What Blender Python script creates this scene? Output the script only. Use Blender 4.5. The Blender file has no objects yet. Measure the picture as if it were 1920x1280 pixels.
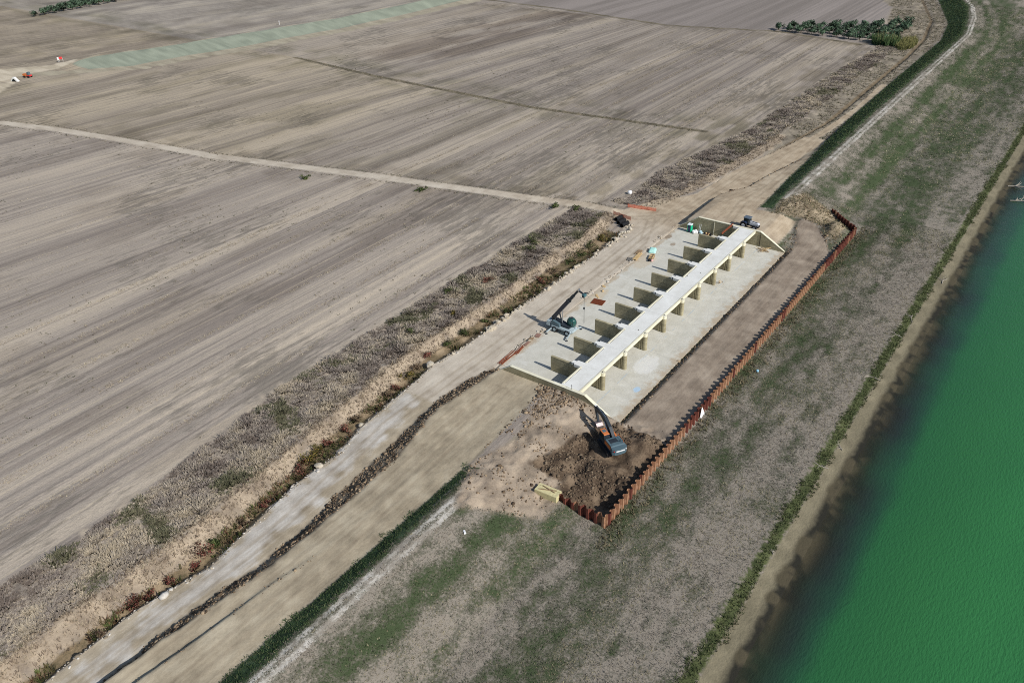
import bpy, math, random
import numpy as np
from mathutils import Vector, Matrix
R = math.radians
random.seed(7)
rng = np.random.default_rng(11)
sc = bpy.context.scene
COL = sc.collection

# ------------------------------------------------------------------ camera, sky, sun, exposure
cam_d = bpy.data.cameras.new('camera'); cam = bpy.data.objects.new('camera', cam_d); COL.objects.link(cam); sc.camera = cam
cam_d.sensor_width = 36; cam_d.lens = 1485.64 / 1920 * 36; cam_d.clip_start = 1; cam_d.clip_end = 8000
def set_cam(pos, yaw, pitch, roll):
    cy, sy, cp, sp = math.cos(yaw), math.sin(yaw), math.cos(pitch), math.sin(pitch)
    fw = Vector((cy * cp, sy * cp, -sp)); r = Vector((sy, -cy, 0)); u = r.cross(fw)
    c, s = math.cos(roll), math.sin(roll)
    r2, u2 = c * r + s * u, -s * r + c * u
    m = Matrix((r2, u2, -fw)).transposed().to_4x4(); m.translation = pos
    cam.matrix_world = m
set_cam((-108.586, -74.548, 91.731), 0.6606, 0.5718, -0.0400)
SUN_EL, SHX, SHY = R(36.9), 0.12, 1.33            # shadow shift per metre of height
w = bpy.data.worlds.new('World'); sc.world = w; w.use_nodes = True
nt = w.node_tree; sky = nt.nodes.new('ShaderNodeTexSky'); sky.sky_type = 'NISHITA'; sky.sun_disc = False
sky.sun_elevation = SUN_EL; sky.sun_rotation = math.atan2(-SHX, -SHY); sky.air_density = 1.0; sky.dust_density = 0.8
nt.links.new(sky.outputs[0], nt.nodes['Background'].inputs[0]); nt.nodes['Background'].inputs[1].default_value = 0.085
sun_d = bpy.data.lights.new('sun', 'SUN'); sun = bpy.data.objects.new('sun', sun_d); COL.objects.link(sun)
sun_d.energy = 4.0; sun_d.angle = R(0.53); sun_d.color = (1.0, 0.97, 0.925)
sun.rotation_euler = Vector((SHX, SHY, -1.0)).to_track_quat('-Z', 'Y').to_euler()
sc.view_settings.view_transform = 'Standard'; sc.view_settings.look = 'None'
sc.view_settings.exposure = 0.0; sc.view_settings.gamma = 1.0; sc.view_settings.use_curve_mapping = False
sc.render.engine = 'CYCLES'
sc.cycles.filter_width = 1.0; sc.cycles.use_denoising = False; sc.cycles.max_bounces = 5; sc.cycles.diffuse_bounces = 2; sc.cycles.glossy_bounces = 2; sc.cycles.transparent_max_bounces = 6

# ------------------------------------------------------------------ helpers: colour, nodes
def lin(c):
    return tuple(((x / 255) / 12.92 if x / 255 <= .04045 else ((x / 255 + .055) / 1.055) ** 2.4) for x in c)
def alb(r, g, b, k=1.08):                            # a colour as it looks in full sun -> its albedo
    return tuple(min(.85, x * k) for x in lin((r, g, b))) + (1,)
class NT:
    def __init__(s, name):
        s.m = bpy.data.materials.new(name); s.m.use_nodes = True; s.t = s.m.node_tree
        s.b = s.t.nodes['Principled BSDF']; s.out = s.t.nodes['Material Output']
    def n(s, typ, **kw):
        x = s.t.nodes.new(typ)
        for k, v in kw.items(): setattr(x, k, v)
        return x
    def l(s, a, b): s.t.links.new(a, b)
    def attr(s, name, geo='GEOMETRY'):
        x = s.n('ShaderNodeAttribute'); x.attribute_name = name; x.attribute_type = geo; return x
    def pos(s): return s.n('ShaderNodeNewGeometry').outputs['Position']
    def obco(s): return s.n('ShaderNodeTexCoord').outputs['Object']
    def mapv(s, v, scale=(1, 1, 1), loc=(0, 0, 0), rot=(0, 0, 0)):
        x = s.n('ShaderNodeMapping'); x.inputs['Scale'].default_value = scale; x.inputs['Location'].default_value = loc; x.inputs['Rotation'].default_value = rot
        s.l(v, x.inputs['Vector']); return x.outputs[0]
    def noise(s, v, scale, detail=4, rough=.6, dist=0):
        x = s.n('ShaderNodeTexNoise'); x.inputs['Scale'].default_value = scale; x.inputs['Detail'].default_value = detail
        x.inputs['Roughness'].default_value = rough; x.inputs['Distortion'].default_value = dist
        s.l(v, x.inputs['Vector']); return x.outputs[0]
    def ramp(s, f, stops):
        x = s.n('ShaderNodeValToRGB'); e = x.color_ramp.elements
        while len(e) < len(stops): e.new(.5)
        for i, (p, c) in enumerate(stops): e[i].position = p; e[i].color = c if len(c) == 4 else (*c, 1)
        s.l(f, x.inputs[0]); return x.outputs[0]
    def mr(s, f, a, b, c=0, d=1, smooth=True):
        x = s.n('ShaderNodeMapRange'); x.interpolation_type = 'SMOOTHSTEP' if smooth else 'LINEAR'
        for i, v in enumerate((a, b, c, d)): x.inputs[i + 1].default_value = v
        s.l(f, x.inputs[0]); return x.outputs[0]
    def math(s, op, a, b=None, c=None):
        x = s.n('ShaderNodeMath', operation=op)
        for i, v in enumerate((a, b, c)):
            if v is None: continue
            if isinstance(v, (int, float)): x.inputs[i].default_value = v
            else: s.l(v, x.inputs[i])
        return x.outputs[0]
    def mix(s, f, a, b, mode='MIX'):
        x = s.n('ShaderNodeMix', data_type='RGBA'); x.blend_type = mode
        for i, v in ((0, f), (6, a), (7, b)):
            if isinstance(v, (int, float)): x.inputs[i].default_value = v
            elif isinstance(v, tuple): x.inputs[i].default_value = v
            else: s.l(v, x.inputs[i])
        return x.outputs[2]
    def bump(s, h, strength=.5, dist=.1):
        x = s.n('ShaderNodeBump'); x.inputs['Strength'].default_value = strength; x.inputs['Distance'].default_value = dist
        s.l(h, x.inputs['Height']); s.l(x.outputs[0], s.b.inputs['Normal'])
    def fin(s, col, rough=.9, metal=0., spec=.2):
        if isinstance(col, tuple): s.b.inputs['Base Color'].default_value = col
        else: s.l(col, s.b.inputs['Base Color'])
        s.b.inputs['Roughness'].default_value = rough; s.b.inputs['Metallic'].default_value = metal
        s.b.inputs['Specular IOR Level'].default_value = spec
        return s.m
def simple(name, rgb, rough=.7, metal=0., var=.25, scale=1.5, k=1.08, spec=.3, bump=.0, rnd=0.):
    m = NT(name); c = alb(*rgb, k=k); v = m.obco(); f = m.noise(v, scale, 5)
    d = tuple(x * (1 - var) for x in c[:3]) + (1,); u = tuple(min(.9, x * (1 + var * .6)) for x in c[:3]) + (1,)
    col = m.ramp(f, ((.3, d), (.7, u)))
    if rnd:
        oi = m.n('ShaderNodeObjectInfo'); col = m.mix(m.mr(oi.outputs['Random'], 0, 1, 0, rnd, False), col, tuple(x * .35 for x in c[:3]) + (1,))
    if bump: m.bump(m.noise(v, scale * 6, 3), bump, .03)
    return m.fin(col, rough, metal, spec)

# ------------------------------------------------------------------ helpers: meshes and objects
class MB:
    def __init__(s): s.v = []; s.f = []
    def add(s, vs, fs):
        o = len(s.v); s.v += [tuple(x) for x in vs]; s.f += [tuple(i + o for i in f) for f in fs]; return s
    def box(s, c, d, rz=0., M=None, taper=(1, 1)):
        hx, hy, hz = d[0] / 2, d[1] / 2, d[2] / 2; vs = []
        for z in (-1, 1):
            tx, ty = taper if z > 0 else (1, 1)
            for x, y in ((-1, -1), (1, -1), (1, 1), (-1, 1)): vs.append(Vector((x * hx * tx, y * hy * ty, z * hz)))
        m = Matrix.Rotation(rz, 3, 'Z') if M is None else M
        return s.add([m @ v + Vector(c) for v in vs], [(0, 3, 2, 1), (4, 5, 6, 7), (0, 1, 5, 4), (1, 2, 6, 5), (2, 3, 7, 6), (3, 0, 4, 7)])
    def bar(s, a, b, w, h, w2=None, h2=None):           # rectangular bar from a to b
        a, b = Vector(a), Vector(b); d = (b - a).normalized(); up = Vector((0, 0, 1)) if abs(d.z) < .95 else Vector((1, 0, 0))
        sd = d.cross(up).normalized(); u = sd.cross(d); w2 = w2 or w; h2 = h2 or h
        vs = [p + sd * (x * ww / 2) + u * (z * hh / 2) for p, ww, hh in ((a, w, h), (b, w2, h2)) for x, z in ((-1, -1), (1, -1), (1, 1), (-1, 1))]
        return s.add(vs, [(0, 3, 2, 1), (4, 5, 6, 7), (0, 1, 5, 4), (1, 2, 6, 5), (2, 3, 7, 6), (3, 0, 4, 7)][::1])
    def tube(s, pts, r, n=6, cap=True):
        pts = [Vector(p) for p in pts]; rs = r if isinstance(r, (list, tuple)) else [r] * len(pts); vs = []; fs = []
        for i, p in enumerate(pts):
            d = (pts[min(i + 1, len(pts) - 1)] - pts[max(i - 1, 0)]).normalized()
            up = Vector((0, 0, 1)) if abs(d.z) < .9 else Vector((1, 0, 0)); a = d.cross(up).normalized(); b = a.cross(d)
            for k in range(n):
                t = 2 * math.pi * k / n; vs.append(p + (a * math.cos(t) + b * math.sin(t)) * rs[i])
        for i in range(len(pts) - 1):
            for k in range(n): fs.append((i * n + k, i * n + (k + 1) % n, (i + 1) * n + (k + 1) % n, (i + 1) * n + k))
        if cap: fs += [tuple(range(n))[::-1], tuple(range((len(pts) - 1) * n, len(pts) * n))]
        return s.add(vs, fs)
    def prism(s, poly, a, b, axis='y'):                 # poly in the plane across AXIS, extruded a..b
        n = len(poly); f = {'y': lambda p, t: (p[0], t, p[1]), 'z': lambda p, t: (p[0], p[1], t), 'x': lambda p, t: (t, p[0], p[1])}[axis]
        vs = [f(p, t) for t in (a, b) for p in poly]
        fs = [tuple(range(n)), tuple(range(n, 2 * n))[::-1]] + [(i, i + n, (i + 1) % n + n, (i + 1) % n) for i in range(n)]
        return s.add(vs, fs)
    def mesh(s, name, mat, smooth=False):
        me = bpy.data.meshes.new(name); me.from_pydata(s.v, [], s.f); me.materials.append(mat)
        import bmesh
        bm = bmesh.new(); bm.from_mesh(me); bmesh.ops.recalc_face_normals(bm, faces=bm.faces); bm.to_mesh(me); bm.free()
        if smooth: me.polygons.foreach_set('use_smooth', [True] * len(me.polygons))
        return me
    def build(s, name, mat, parent=None, loc=(0, 0, 0), rot=(0, 0, 0), smooth=False):
        return link(name, s.mesh(name, mat, smooth), parent, loc, rot)
def link(name, me, parent=None, loc=(0, 0, 0), rot=(0, 0, 0)):
    o = bpy.data.objects.new(name, me); COL.objects.link(o); o.location = loc; o.rotation_euler = rot
    if parent is not None: o.parent = parent
    return o
def tag(o, label, cat, group=None):
    o['label'] = label; o['category'] = cat
    if group: o['group'] = group
    return o
def thing(name, label, cat, loc=(0, 0, 0), rz=0., group=None):
    o = bpy.data.objects.new(name, None); COL.objects.link(o); o.location = loc; o.rotation_euler = (0, 0, rz); o.empty_display_size = .5
    return tag(o, label, cat, group)
def kind(o, k): o['kind'] = k; return o
def np_mesh(name, V, F, mat, smooth=False, colors=None, attrs=None, vecs=None):
    V = np.asarray(V, np.float32); F = np.asarray(F, np.int32); k = F.shape[1]
    me = bpy.data.meshes.new(name); me.vertices.add(len(V)); me.vertices.foreach_set('co', V.ravel())
    me.loops.add(F.size); me.loops.foreach_set('vertex_index', F.ravel())
    me.polygons.add(len(F)); me.polygons.foreach_set('loop_start', np.arange(0, F.size, k, dtype=np.int32)); me.polygons.foreach_set('loop_total', np.full(len(F), k, np.int32))
    if smooth: me.polygons.foreach_set('use_smooth', np.ones(len(F), bool))
    if colors is not None:
        a = me.color_attributes.new('Col', 'FLOAT_COLOR', 'POINT'); a.data.foreach_set('color', np.asarray(colors, np.float32).ravel())
    for n, arr in (attrs or {}).items():
        a = me.attributes.new(n, 'FLOAT', 'POINT'); a.data.foreach_set('value', np.asarray(arr, np.float32))
    for n, arr in (vecs or {}).items():
        a = me.attributes.new(n, 'FLOAT_VECTOR', 'POINT'); a.data.foreach_set('vector', np.asarray(arr, np.float32).ravel())
    me.materials.append(mat); me.update(calc_edges=True); return me
def sstep(a, b, x): t = np.clip((x - a) / (b - a), 0, 1); return t * t * (3 - 2 * t)
_lat = {}
def vnoise(x, y, s, seed=0):
    g = _lat.setdefault(seed, np.random.default_rng(100 + seed).random((256, 256)))
    x = np.asarray(x) / s; y = np.asarray(y) / s; xi = np.floor(x).astype(int); yi = np.floor(y).astype(int); fx = x - xi; fy = y - yi
    fx = fx * fx * (3 - 2 * fx); fy = fy * fy * (3 - 2 * fy); a = lambda i, j: g[(xi + i) & 255, (yi + j) & 255]
    return (a(0, 0) * (1 - fx) + a(1, 0) * fx) * (1 - fy) + (a(0, 1) * (1 - fx) + a(1, 1) * fx) * fy
def fbm(x, y, s, seed=0, oct=3):
    t = 0; amp = 1; tot = 0
    for i in range(oct): t = t + amp * vnoise(x, y, s / 2 ** i, seed + i * 17); tot += amp; amp *= .5
    return t / tot

# ------------------------------------------------------------------ terrain: cross-section lines (y as a function of x, metres)
I = lambda pts: (lambda x: np.interp(x, [p[0] for p in pts], [p[1] for p in pts]))
bend = I([(330, 0), (370, 5), (400, 11.5), (428, 21), (600, 85), (2000, 600)])
rubB = I([(-140, 8.0), (-92, 8.1), (-80, 8.6), (-68, 7.4), (-58, 7.4), (-50, 8.7), (-39, 9.8), (-30, 11.1), (-21, 12), (-13.5, 11.8), (-8, 10.2), (0, 9.8)])
rubT = I([(-140, 7.0), (-92, 6.6), (-79, 5.4), (-67, 3.9), (-53, 4.1), (-39, 5.0), (-32, 7.0), (-25, 8.3), (-18, 7.6), (-9, 6.7), (0, 6.5)])
roadL = I([(-140, 14.5), (-96, 14.8), (-83, 15.5), (-77, 14.6), (-72, 13.4), (-66, 14.6), (-52, 16.8), (-43, 16.6), (-34, 18.8), (-17, 20.4), (-12, 21.2), (-4, 20), (54, 19.4), (66, 19.6), (74, 22), (78, 24)])
reedB = I([(-140, 17.2), (-83, 18.6), (-73, 18.0), (-60, 19.7), (-50, 20.6), (-44, 22.0), (-27, 23.4), (-10, 25.2), (15, 24.9), (34, 25.8), (52, 25.0), (70, 26.5)])
reedT = I([(-140, 21.5), (-95, 21.8), (-70, 21.6), (-50, 23.6), (-35, 25.4), (-10, 27.5), (18, 26.5), (37, 28), (54, 27), (72, 29.5)])
fieldE = I([(-140, 35.5), (-92, 35.7), (-69, 36), (-59, 37.3), (-39, 40.8), (44, 40.5), (72, 39.5), (86, 31.5), (110, 32.5), (158, 25), (248, 24.3), (300, 21), (400, 40), (600, 140)])
gB = I([(-140, -6.3), (-31, -6.6), (-17, -5.5), (-9, -4.6), (76, -6), (95, -6), (114, -4.6), (138, -3.6), (159, -2.3), (203, -.9), (330, -.7), (370, 4.5), (428, 21.4), (600, 85)])
gT = lambda x: np.interp(x, [-140, -82, -65, -42, 91, 177, 220, 2000], [-9.9, -9.9, -9.5, -9.3, -8.9, -8.0, -8.1, -7.8]) + bend(x)
stepF = I([(70, 7.2), (76, 7.2), (92, 8.4), (103, 5.1), (108, 3.2), (120, 2.2), (139, -.9), (160, -1.9)])
roadF = I([(70, 20), (76, 21.5), (91, 15.5), (122, 13.5), (155, 7.5), (180, 4.6), (203, 2.0), (330, 2.4)])
brown = I([(70, 24), (90, 18), (122, 11.5), (150, 8.0), (181, 4.4), (240, 5), (290, 5.2), (331, 7), (377, 14), (436, 32.5), (600, 100)])
bushB = I([(70, 27), (82, 24.5), (100, 20), (138, 15.5), (181, 13.5), (244, 13.5), (286, 12.8), (330, 16), (377, 22), (436, 40), (600, 110)])
step2 = I([(-140, 3.4), (-90, 2.8), (-81, 1.8), (-70, 1.0), (-62, -.4)])

def grow(a, b, d0, k):
    out = [a]; d = d0
    while abs(out[-1] - a) < abs(b - a): out.append(out[-1] + math.copysign(d, b - a)); d *= k
    return out[1:]
xs = np.array(sorted(grow(-104, -170, 1.2, 1.12) + list(np.arange(-104, 112, .42)) + grow(112, 2600, .45, 1.014)))
ys = np.array(sorted(grow(-62, -700, .6, 1.10) + list(np.arange(-62, 44, .36)) + grow(44, 2400, .4, 1.022)))
nx, ny = len(xs), len(ys)
X, Y = np.meshgrid(xs, ys, indexing='ij')

def column(x):
    B = float(bend(x)); riv = [(-700, -9), (-90, -6), (-70, -3.6), (-62, -2.0), (-58, -1.0), (-54.4, -.5), (-52.4, -.15), (-36, .0), (-31.4, .1), (-27.0, .3)]
    crest = [(-12.6 + B, 4.4), (-11 + B, 4.5), (float(gT(x)), 4.35)]
    if x < -8.1:
        s2 = float(step2(x)); k = float(np.interp(x, [-90, -78, -62], [1.0, .8, 0]))
        p = riv + crest + [(float(gB(x)), 3.0)]
        p += [(s2 - .25, 2.85), (s2 + .45, 2.75 - .85 * k), (float(rubT(x)), 2.5 - .35 * k), (float(rubB(x)), .15)]
        p += [(float(roadL(x)), 0), ((float(roadL(x)) * .55 + float(reedB(x)) * .45), -1.1), (float(reedB(x)), -1.0), (float(reedT(x)), .7), (float(fieldE(x)), .5), (2500, .5)]
    elif x < 75.5:
        p = riv[:-1] + [(-31.0, .6), (-30.6, 1.15), (-21.6, 1.05), (-20.3, -.05), (-19.7, -.3), (9.3, -.3), (9.9, .02), (float(roadL(x)), 0.05)]
        d = float(np.interp(x, [62, 71], [1, 0]))
        p += [(float(roadL(x)) * .55 + float(reedB(x)) * .45, -1.1 * d + .1), (float(reedB(x)), -1.0 * d + .1), (float(reedT(x)), .7), (float(fieldE(x)), .5), (2500, .5)]
    else:
        kz = float(np.interp(x, [76, 90, 97], [.72, .84, 1.0])); crest = [(q0, q1 * kz) for q0, q1 in crest]
        zg = float(np.interp(x, [76, 95, 140, 200, 300], [3.2, 2.8, 1.6, .8, .6]))
        sp = float(np.interp(x, [76, 92, 108, 139, 160], [3.1, 2.6, 1.8, .9, .5]))
        sf = max(float(stepF(x)), float(gB(x)) + .4)
        p = riv + crest + [(float(gB(x)), zg), (sf, sp), (sf + 1.1, min(sp, .35)), (max(float(roadF(x)), sf + 1.5), .3)]
        bd = max(float(brown(x)), sf + 3.2); d = float(np.interp(x, [95, 125], [0, 1]))
        p += [(bd - 1.2, .35), (bd, .35 - .8 * d), (bd + 1.0, .35 - .2 * d), (max(float(bushB(x)), bd + 1.5), .6), (max(float(fieldE(x)), bd + 3), .5), (2500, .5)]
    yy = np.maximum.accumulate(np.array([q[0] for q in p]) + np.arange(len(p)) * 1e-4)
    return np.interp(ys, yy, [q[1] for q in p])
Z = np.stack([column(float(x)) for x in xs])
# works: the near soil platform with its pit, the far platform and the haul track
PN = np.interp(Y, [-31.1, -30.6, -24, -20, -16, -12.5, -6.5, -2, 6, 9], [.1, .8, .9, 1.15, 2.0, 2.9, 3.05, 2.65, 2.5, 2.2])
wN = np.where(X > -31.05, np.where(Y < -22.6, 1.0, sstep(-43, -27, X)), sstep(-43, -27, X) * sstep(-26, -20, Y)); wN = wN * (X < -8.1) * (Y > -31.1) * (1 - sstep(3, 6, Y))
Z = Z * (1 - wN) + PN * wN
nearw = (X < -8.1) * (Y > -31.1)
pit = np.exp(-(((X + 28.2) / 3.2) ** 2 + ((Y + 28) / 3.4) ** 2)); Z -= 1.5 * pit * wN
Z += nearw * wN * (.75 * np.exp(-(((X + 13) / 3.2) ** 2 + ((Y + 26.8) / 2.6) ** 2)) + .5 * np.exp(-(((X + 22) / 2.4) ** 2 + ((Y + 23.5) / 1.8) ** 2)))
PF = np.interp(Y, [-31.1, -30.6, -21.6, -20, -13, 4.5, 7.2, 8.4, 20], [.1, 1.1, 1.1, .9, 3.25, 3.25, 2.7, .35, .2])
wF = (1 - sstep(80, 108, X)) * (X > 75.5) * (Y > -31.1)
Z = np.where(X > 75.5, Z * (1 - wF) + PF * wF, Z)
trk = sstep(75.5, 78, X) * (1 - sstep(89, 96, X)) * sstep(-30.9, -30.2, Y) * (1 - sstep(-21.8 + 3.4 * sstep(78, 90, X), -19.6 + 3.6 * sstep(78, 90, X), Y))
Z = Z * (1 - trk) + (1.1 + 1.9 * sstep(76, 93, X)) * trk
cb_ = I([(60, 356), (81, 339.6), (101, 318), (124, 313.5), (150, 304), (181, 298), (213, 289.5), (252, 285), (300, 283), (330, 280), (700, 250)]); ct_ = I([(60, 364), (89, 348), (126, 332), (163, 321), (204, 309), (224, 303), (266, 298), (293, 295), (330, 292), (700, 262)])
bank = np.clip((Y - cb_(X)) / (ct_(X) - cb_(X)), 0, 1) * (1 - sstep(3, 16, Y - ct_(X))) * sstep(78, 98, X); Z = Z + 2.6 * bank
Z = Z + nearw * wN * (1.1 * np.exp(-(((X + 11.5) / 2.4) ** 2 + ((Y + 27.5) / 2.2) ** 2)) + .9 * np.exp(-(((X + 24) / 2.0) ** 2 + ((Y + 18.5) / 1.6) ** 2)) + .6 * np.exp(-(((X + 20) / 1.6) ** 2 + ((Y + 26.5) / 1.6) ** 2)) - .7 * np.exp(-(((X + 18) / 2.6) ** 2 + ((Y + 19.3) / 1.6) ** 2)))
Z = Z + (X > 76) * (Y > -30.9) * (1.7 * np.exp(-(((X - 91.5) / 4.8) ** 2 + ((Y + 27) / 1.9) ** 2)) + 1.6 * np.exp(-(((X - 97.5) / 3.6) ** 2 + ((Y + 17.5) / 4.5) ** 2)))
flat = ((X > -8.3) & (X < 75.7) & (Y > -19.9) & (Y < 9.5))

# class masks: signed distances in metres, positive inside
def band(a, b): return np.minimum(Y - a, b - Y)
def xr(a, b): return np.minimum(X - a, b - X)
def pline(pts):
    d = np.full(X.shape, 1e9)
    for (x0, y0), (x1, y1) in zip(pts, pts[1:]):
        ux, uy = x1 - x0, y1 - y0; t = np.clip(((X - x0) * ux + (Y - y0) * uy) / (ux * ux + uy * uy), 0, 1)
        d = np.minimum(d, np.hypot(X - x0 - t * ux, Y - y0 - t * uy))
    return d
def poly(pts):
    d = pline(pts + [pts[0]]); ins = np.zeros(X.shape, bool)
    for (x0, y0), (x1, y1) in zip(pts, pts[1:] + [pts[0]]):
        if y0 == y1: continue
        ins ^= ((Y > min(y0, y1)) & (Y <= max(y0, y1)) & (X < x0 + (Y - y0) * (x1 - x0) / (y1 - y0)))
    return np.where(ins, d, -d)
mn, mx = np.minimum, np.maximum
FR = [(19.5, 280), (26.8, 251.8), (32.2, 222.8), (37, 195.4), (41, 169.5), (46.8, 147.9), (52, 127.1), (57.2, 107.7), (61.4, 88.7), (65.5, 70.7), (69.3, 53.6), (73.3, 37.6), (74.9, 24.5), (74, 16)]
M = {}
M['beach'] = band(-60.5, -54.3); M['bed'] = -56.5 - Y
M['weed'] = band(-54.4, -52.4)
M['levee'] = mx(mn(band(-52.4, gT(X) + .5), 1e3), -9)
M['green'] = mx(mx(mn(band(gT(X) - .3 + 1.2 * sstep(-52, -38, X), gB(X) + .25), -35 - X), mn(band(gT(X) - .9, gB(X) + .2), X - 92)), -9)
M['track'] = mx(mn(.42 - np.minimum(abs(Y + 10.75 - bend(X)), abs(Y + 12.1 - bend(X))), mx(-40 - X, X - 97)), -9)
M['bench'] = mn(band(gB(X), rubT(X) + .5), -8.1 - X)
M['rub'] = mn(band(rubT(X) + .1, rubB(X) + .2), -6 - X)
M['gravel'] = mn(band(rubB(X) + 1.6 + 1.6 * sstep(-75, -30, X), roadL(X) - 2.5 * sstep(-66, -90, X)), np.minimum(-22 - X, (X + 92) * .25))
M['soilroad'] = mn(band(rubB(X) - .2, roadL(X)), -10 - X)
M['sand'] = mx(mx(mn(band(9.0, roadL(X)), xr(-22, 76)), 2.0 - pline(FR)), mx(mn(band(gB(X), roadF(X)), xr(75, 163)), 1.4 - pline([(150, 4), (170, 2.2), (203, .2), (240, 1.0)])))
M['sand'] = mx(M['sand'], mx(poly([(66, 8), (66, 21), (73, 29), (82, 25), (98, 15), (98, 8)]), mn(band(-17.5, 8), xr(75, 90))))
M['reed'] = mx(mn(band(reedB(X) - .3, reedT(X) + 1.0), 72 - X), mn(band(bushB(X) - 3.5, bushB(X) + .6), xr(80, 160)))
M['bush'] = mx(mn(band(reedT(X) + .6, fieldE(X)), 71 - X), mn(band(bushB(X) - .3, fieldE(X)), xr(80, 312)))
M['ditch'] = mx(mn(band(roadL(X) + .2, reedB(X)), 64 - X), -9)
M['brown'] = mn(.85 - abs(Y - brown(X) - .3), X - 122)
M['haul'] = mx(mn(band(-31, -20.6), xr(-9, 76)), poly([(70, -31), (70, -21), (76, -21.6), (82, -20), (90, -17.5), (91.5, -19.5), (89.6, -22.5), (83, -27.5), (76, -31)]))
M['dug'] = mx(poly([(-27.8, -14), (-23, -15.5), (-16, -16.5), (-9, -20), (-6, -24), (-6, -31), (-30.8, -31), (-30.6, -22), (-27.5, -20.5)]), -9)
M['tan'] = mx(poly([(-35, -6.5), (-24, -9), (-9, -5), (-8, -21), (-24, -16), (-28, -22.5), (-36, -23), (-44, -12)]), -9)
M['rough'] = mx(mn(band(gB(X) + .3, fieldE(X)), X - 150), -9)
M['mound'] = mx(poly([(90, -11), (97, -10), (106, -14), (103, -21), (96, -29), (85, -29.5), (84.5, -28), (91, -22.5), (92, -17.5)]), -9)
RUTS = [[(-110, 11.3), (-62, 11.0), (-32, 15.2), (0, 14.6), (40, 14.4), (66, 15.2), (78, 15), (91, 12.2), (122, 10.4), (155, 4.3), (182, 2)], [(-110, -2.2), (-60, -2.6), (-38, -.8), (-14, 1.5)], [(-110, 4.9), (-80, 3.6), (-50, 1.6), (-30, 3.0), (-14, 3.4)], [(79, -3), (92, -1), (110, -2), (140, -1.6), (160, 0)], [(74, 22), (80, 14), (92, 4), (110, 0)], [(-8, -25.2), (40, -25.6), (72, -25.4), (82, -23.5), (90, -19.5)], [(-8, -28.2), (40, -28.4), (70, -28.2), (82, -25.6), (89, -21)], [(70, 30), (76, 18), (62, 13), (40, 12.4)]]
M['ruts'] = np.full(X.shape, -9.0)
for q_ in RUTS: M['ruts'] = mx(M['ruts'], .30 - abs(pline(q_) - .95))
M['canal'] = mn(mn(Y - cb_(X), ct_(X) + .8 - Y), xr(86, 330))
M['paleroad'] = mx(poly([(-20, 356), (52, 350), (84, 350), (92, 349), (92, 355), (74, 365), (60, 377), (-20, 392)]), poly([(-20, 318), (41, 327), (58, 345), (40, 346), (-20, 340)]))
M['canalsand'] = mx(mn(5.5 - abs(Y - cb_(X) + 5), xr(60, 330)), mn(1.6 - abs(Y - ct_(X) - 2.2), xr(86, 330)))
M['fdark'] = mx(mx(1.2 - pline([(150.5, 37), (143.4, 106), (145, 148), (147, 197), (153, 260)]), 1.6 - pline([(305, 30), (315, 73), (303, 131), (316, 205), (322, 275)])), -9)
M['farfield'] = mx(poly([(322, 276), (303, 131), (315, 73), (308, 30), (420, 40), (700, 200), (1500, 900), (700, 700)]), -9)
Zs = Z.copy()
# small relief
wob = fbm(X, Y, 3.0, 3, 3) - .5; fine = vnoise(X, Y, .75, 9) - .5
amp = .10 + .28 * sstep(-.5, .6, M['rub']) + .62 * sstep(-.5, 1, M['dug']) + .12 * sstep(-.5, .5, M['bush']) + .30 * sstep(-.5, 1, M['tan']) + .3 * sstep(-.5, 1, M['mound']) + .10 * sstep(-1, 1, M['ditch'])
amp = amp * np.where(M['sand'] > 0, .45, 1) * np.where(Y < -53, .4, 1)
Z = Z + np.where(flat, 0, amp * (wob * 1.3 + fine * .9))
fy = Y + X * .11 * sstep(80, 160, Y) + X * .25 * sstep(300, 380, Y)
Z = Z + np.where(Y > 42, .05 * np.sin(fy * 2 * math.pi / 3.1), 0) * (M['sand'] < -1) * (Y < 220)
LG = np.interp(Y - bend(X), [-60, -50, -46, -43, -38, -33, -29, -26.5, -25, -23.4, -20.5, -18.9, -17.4, -15.8, -13.5, -9], [.0, .0, .06, .36, .46, .5, .34, .42, .60, .28, .2, .62, .58, .18, .08, .4])
LG = LG + .5 * (fbm(X, Y, 7, 61, 2) - .5) + 1.15 * (fbm(X * .16, Y, 3.2, 63, 3) - .5) + 1.0 * (fbm(X * .7, Y, 1.5, 64, 2) - .5) + .07 + .12 * sstep(70, 200, X) * np.clip((Y - bend(X) + 54) / 8, 0, 1) + .6 * np.exp(-(((X - 150) / 45) ** 2 + ((Y + 24) / 2.5) ** 2)) + .4 * np.exp(-(((X - 260) / 90) ** 2 + ((Y + 19) / 3) ** 2))
FT = np.ones(X.shape + (3,)); roadx = np.interp(Y, [16, 24.5, 37.6, 53.6, 70.7, 88.7, 107.7, 127.1, 147.9, 169.5, 195.4, 222.8, 251.8, 280, 330], [74, 74.9, 73.3, 69.3, 65.5, 61.4, 57.2, 52, 46.8, 41, 37, 32.2, 26.8, 19.5, 8])
dx = np.interp(Y, [37, 106, 148, 197, 260], [150.5, 143.4, 145, 147, 153]); zone = lambda k, col: FT.__setitem__(slice(None), FT * (1 - k[..., None]) + FT * np.array(col) * k[..., None])
pB = sstep(-1, 1, X - roadx) * sstep(1, -1, X - dx); pC = sstep(-1, 1, X - dx) * sstep(1, -1, X - 310); pN = 1 - sstep(-2, 2, Y - cb_(X) + 8)
zone((1 - pB) * (1 - pC), (1.0, .965, .935)); zone(pB, (.95, .915, .875)); zone(pC * pN, (.88, .85, .825)); zone(1 - pN, (.96, .95, .93))
zone(pB * sstep(120, 190, Y), (1.0, .985, .93)); st2 = fbm(X * .3, fy, 9, 71, 3); st3 = fbm(X * .55, fy, 4, 74, 3)
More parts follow.
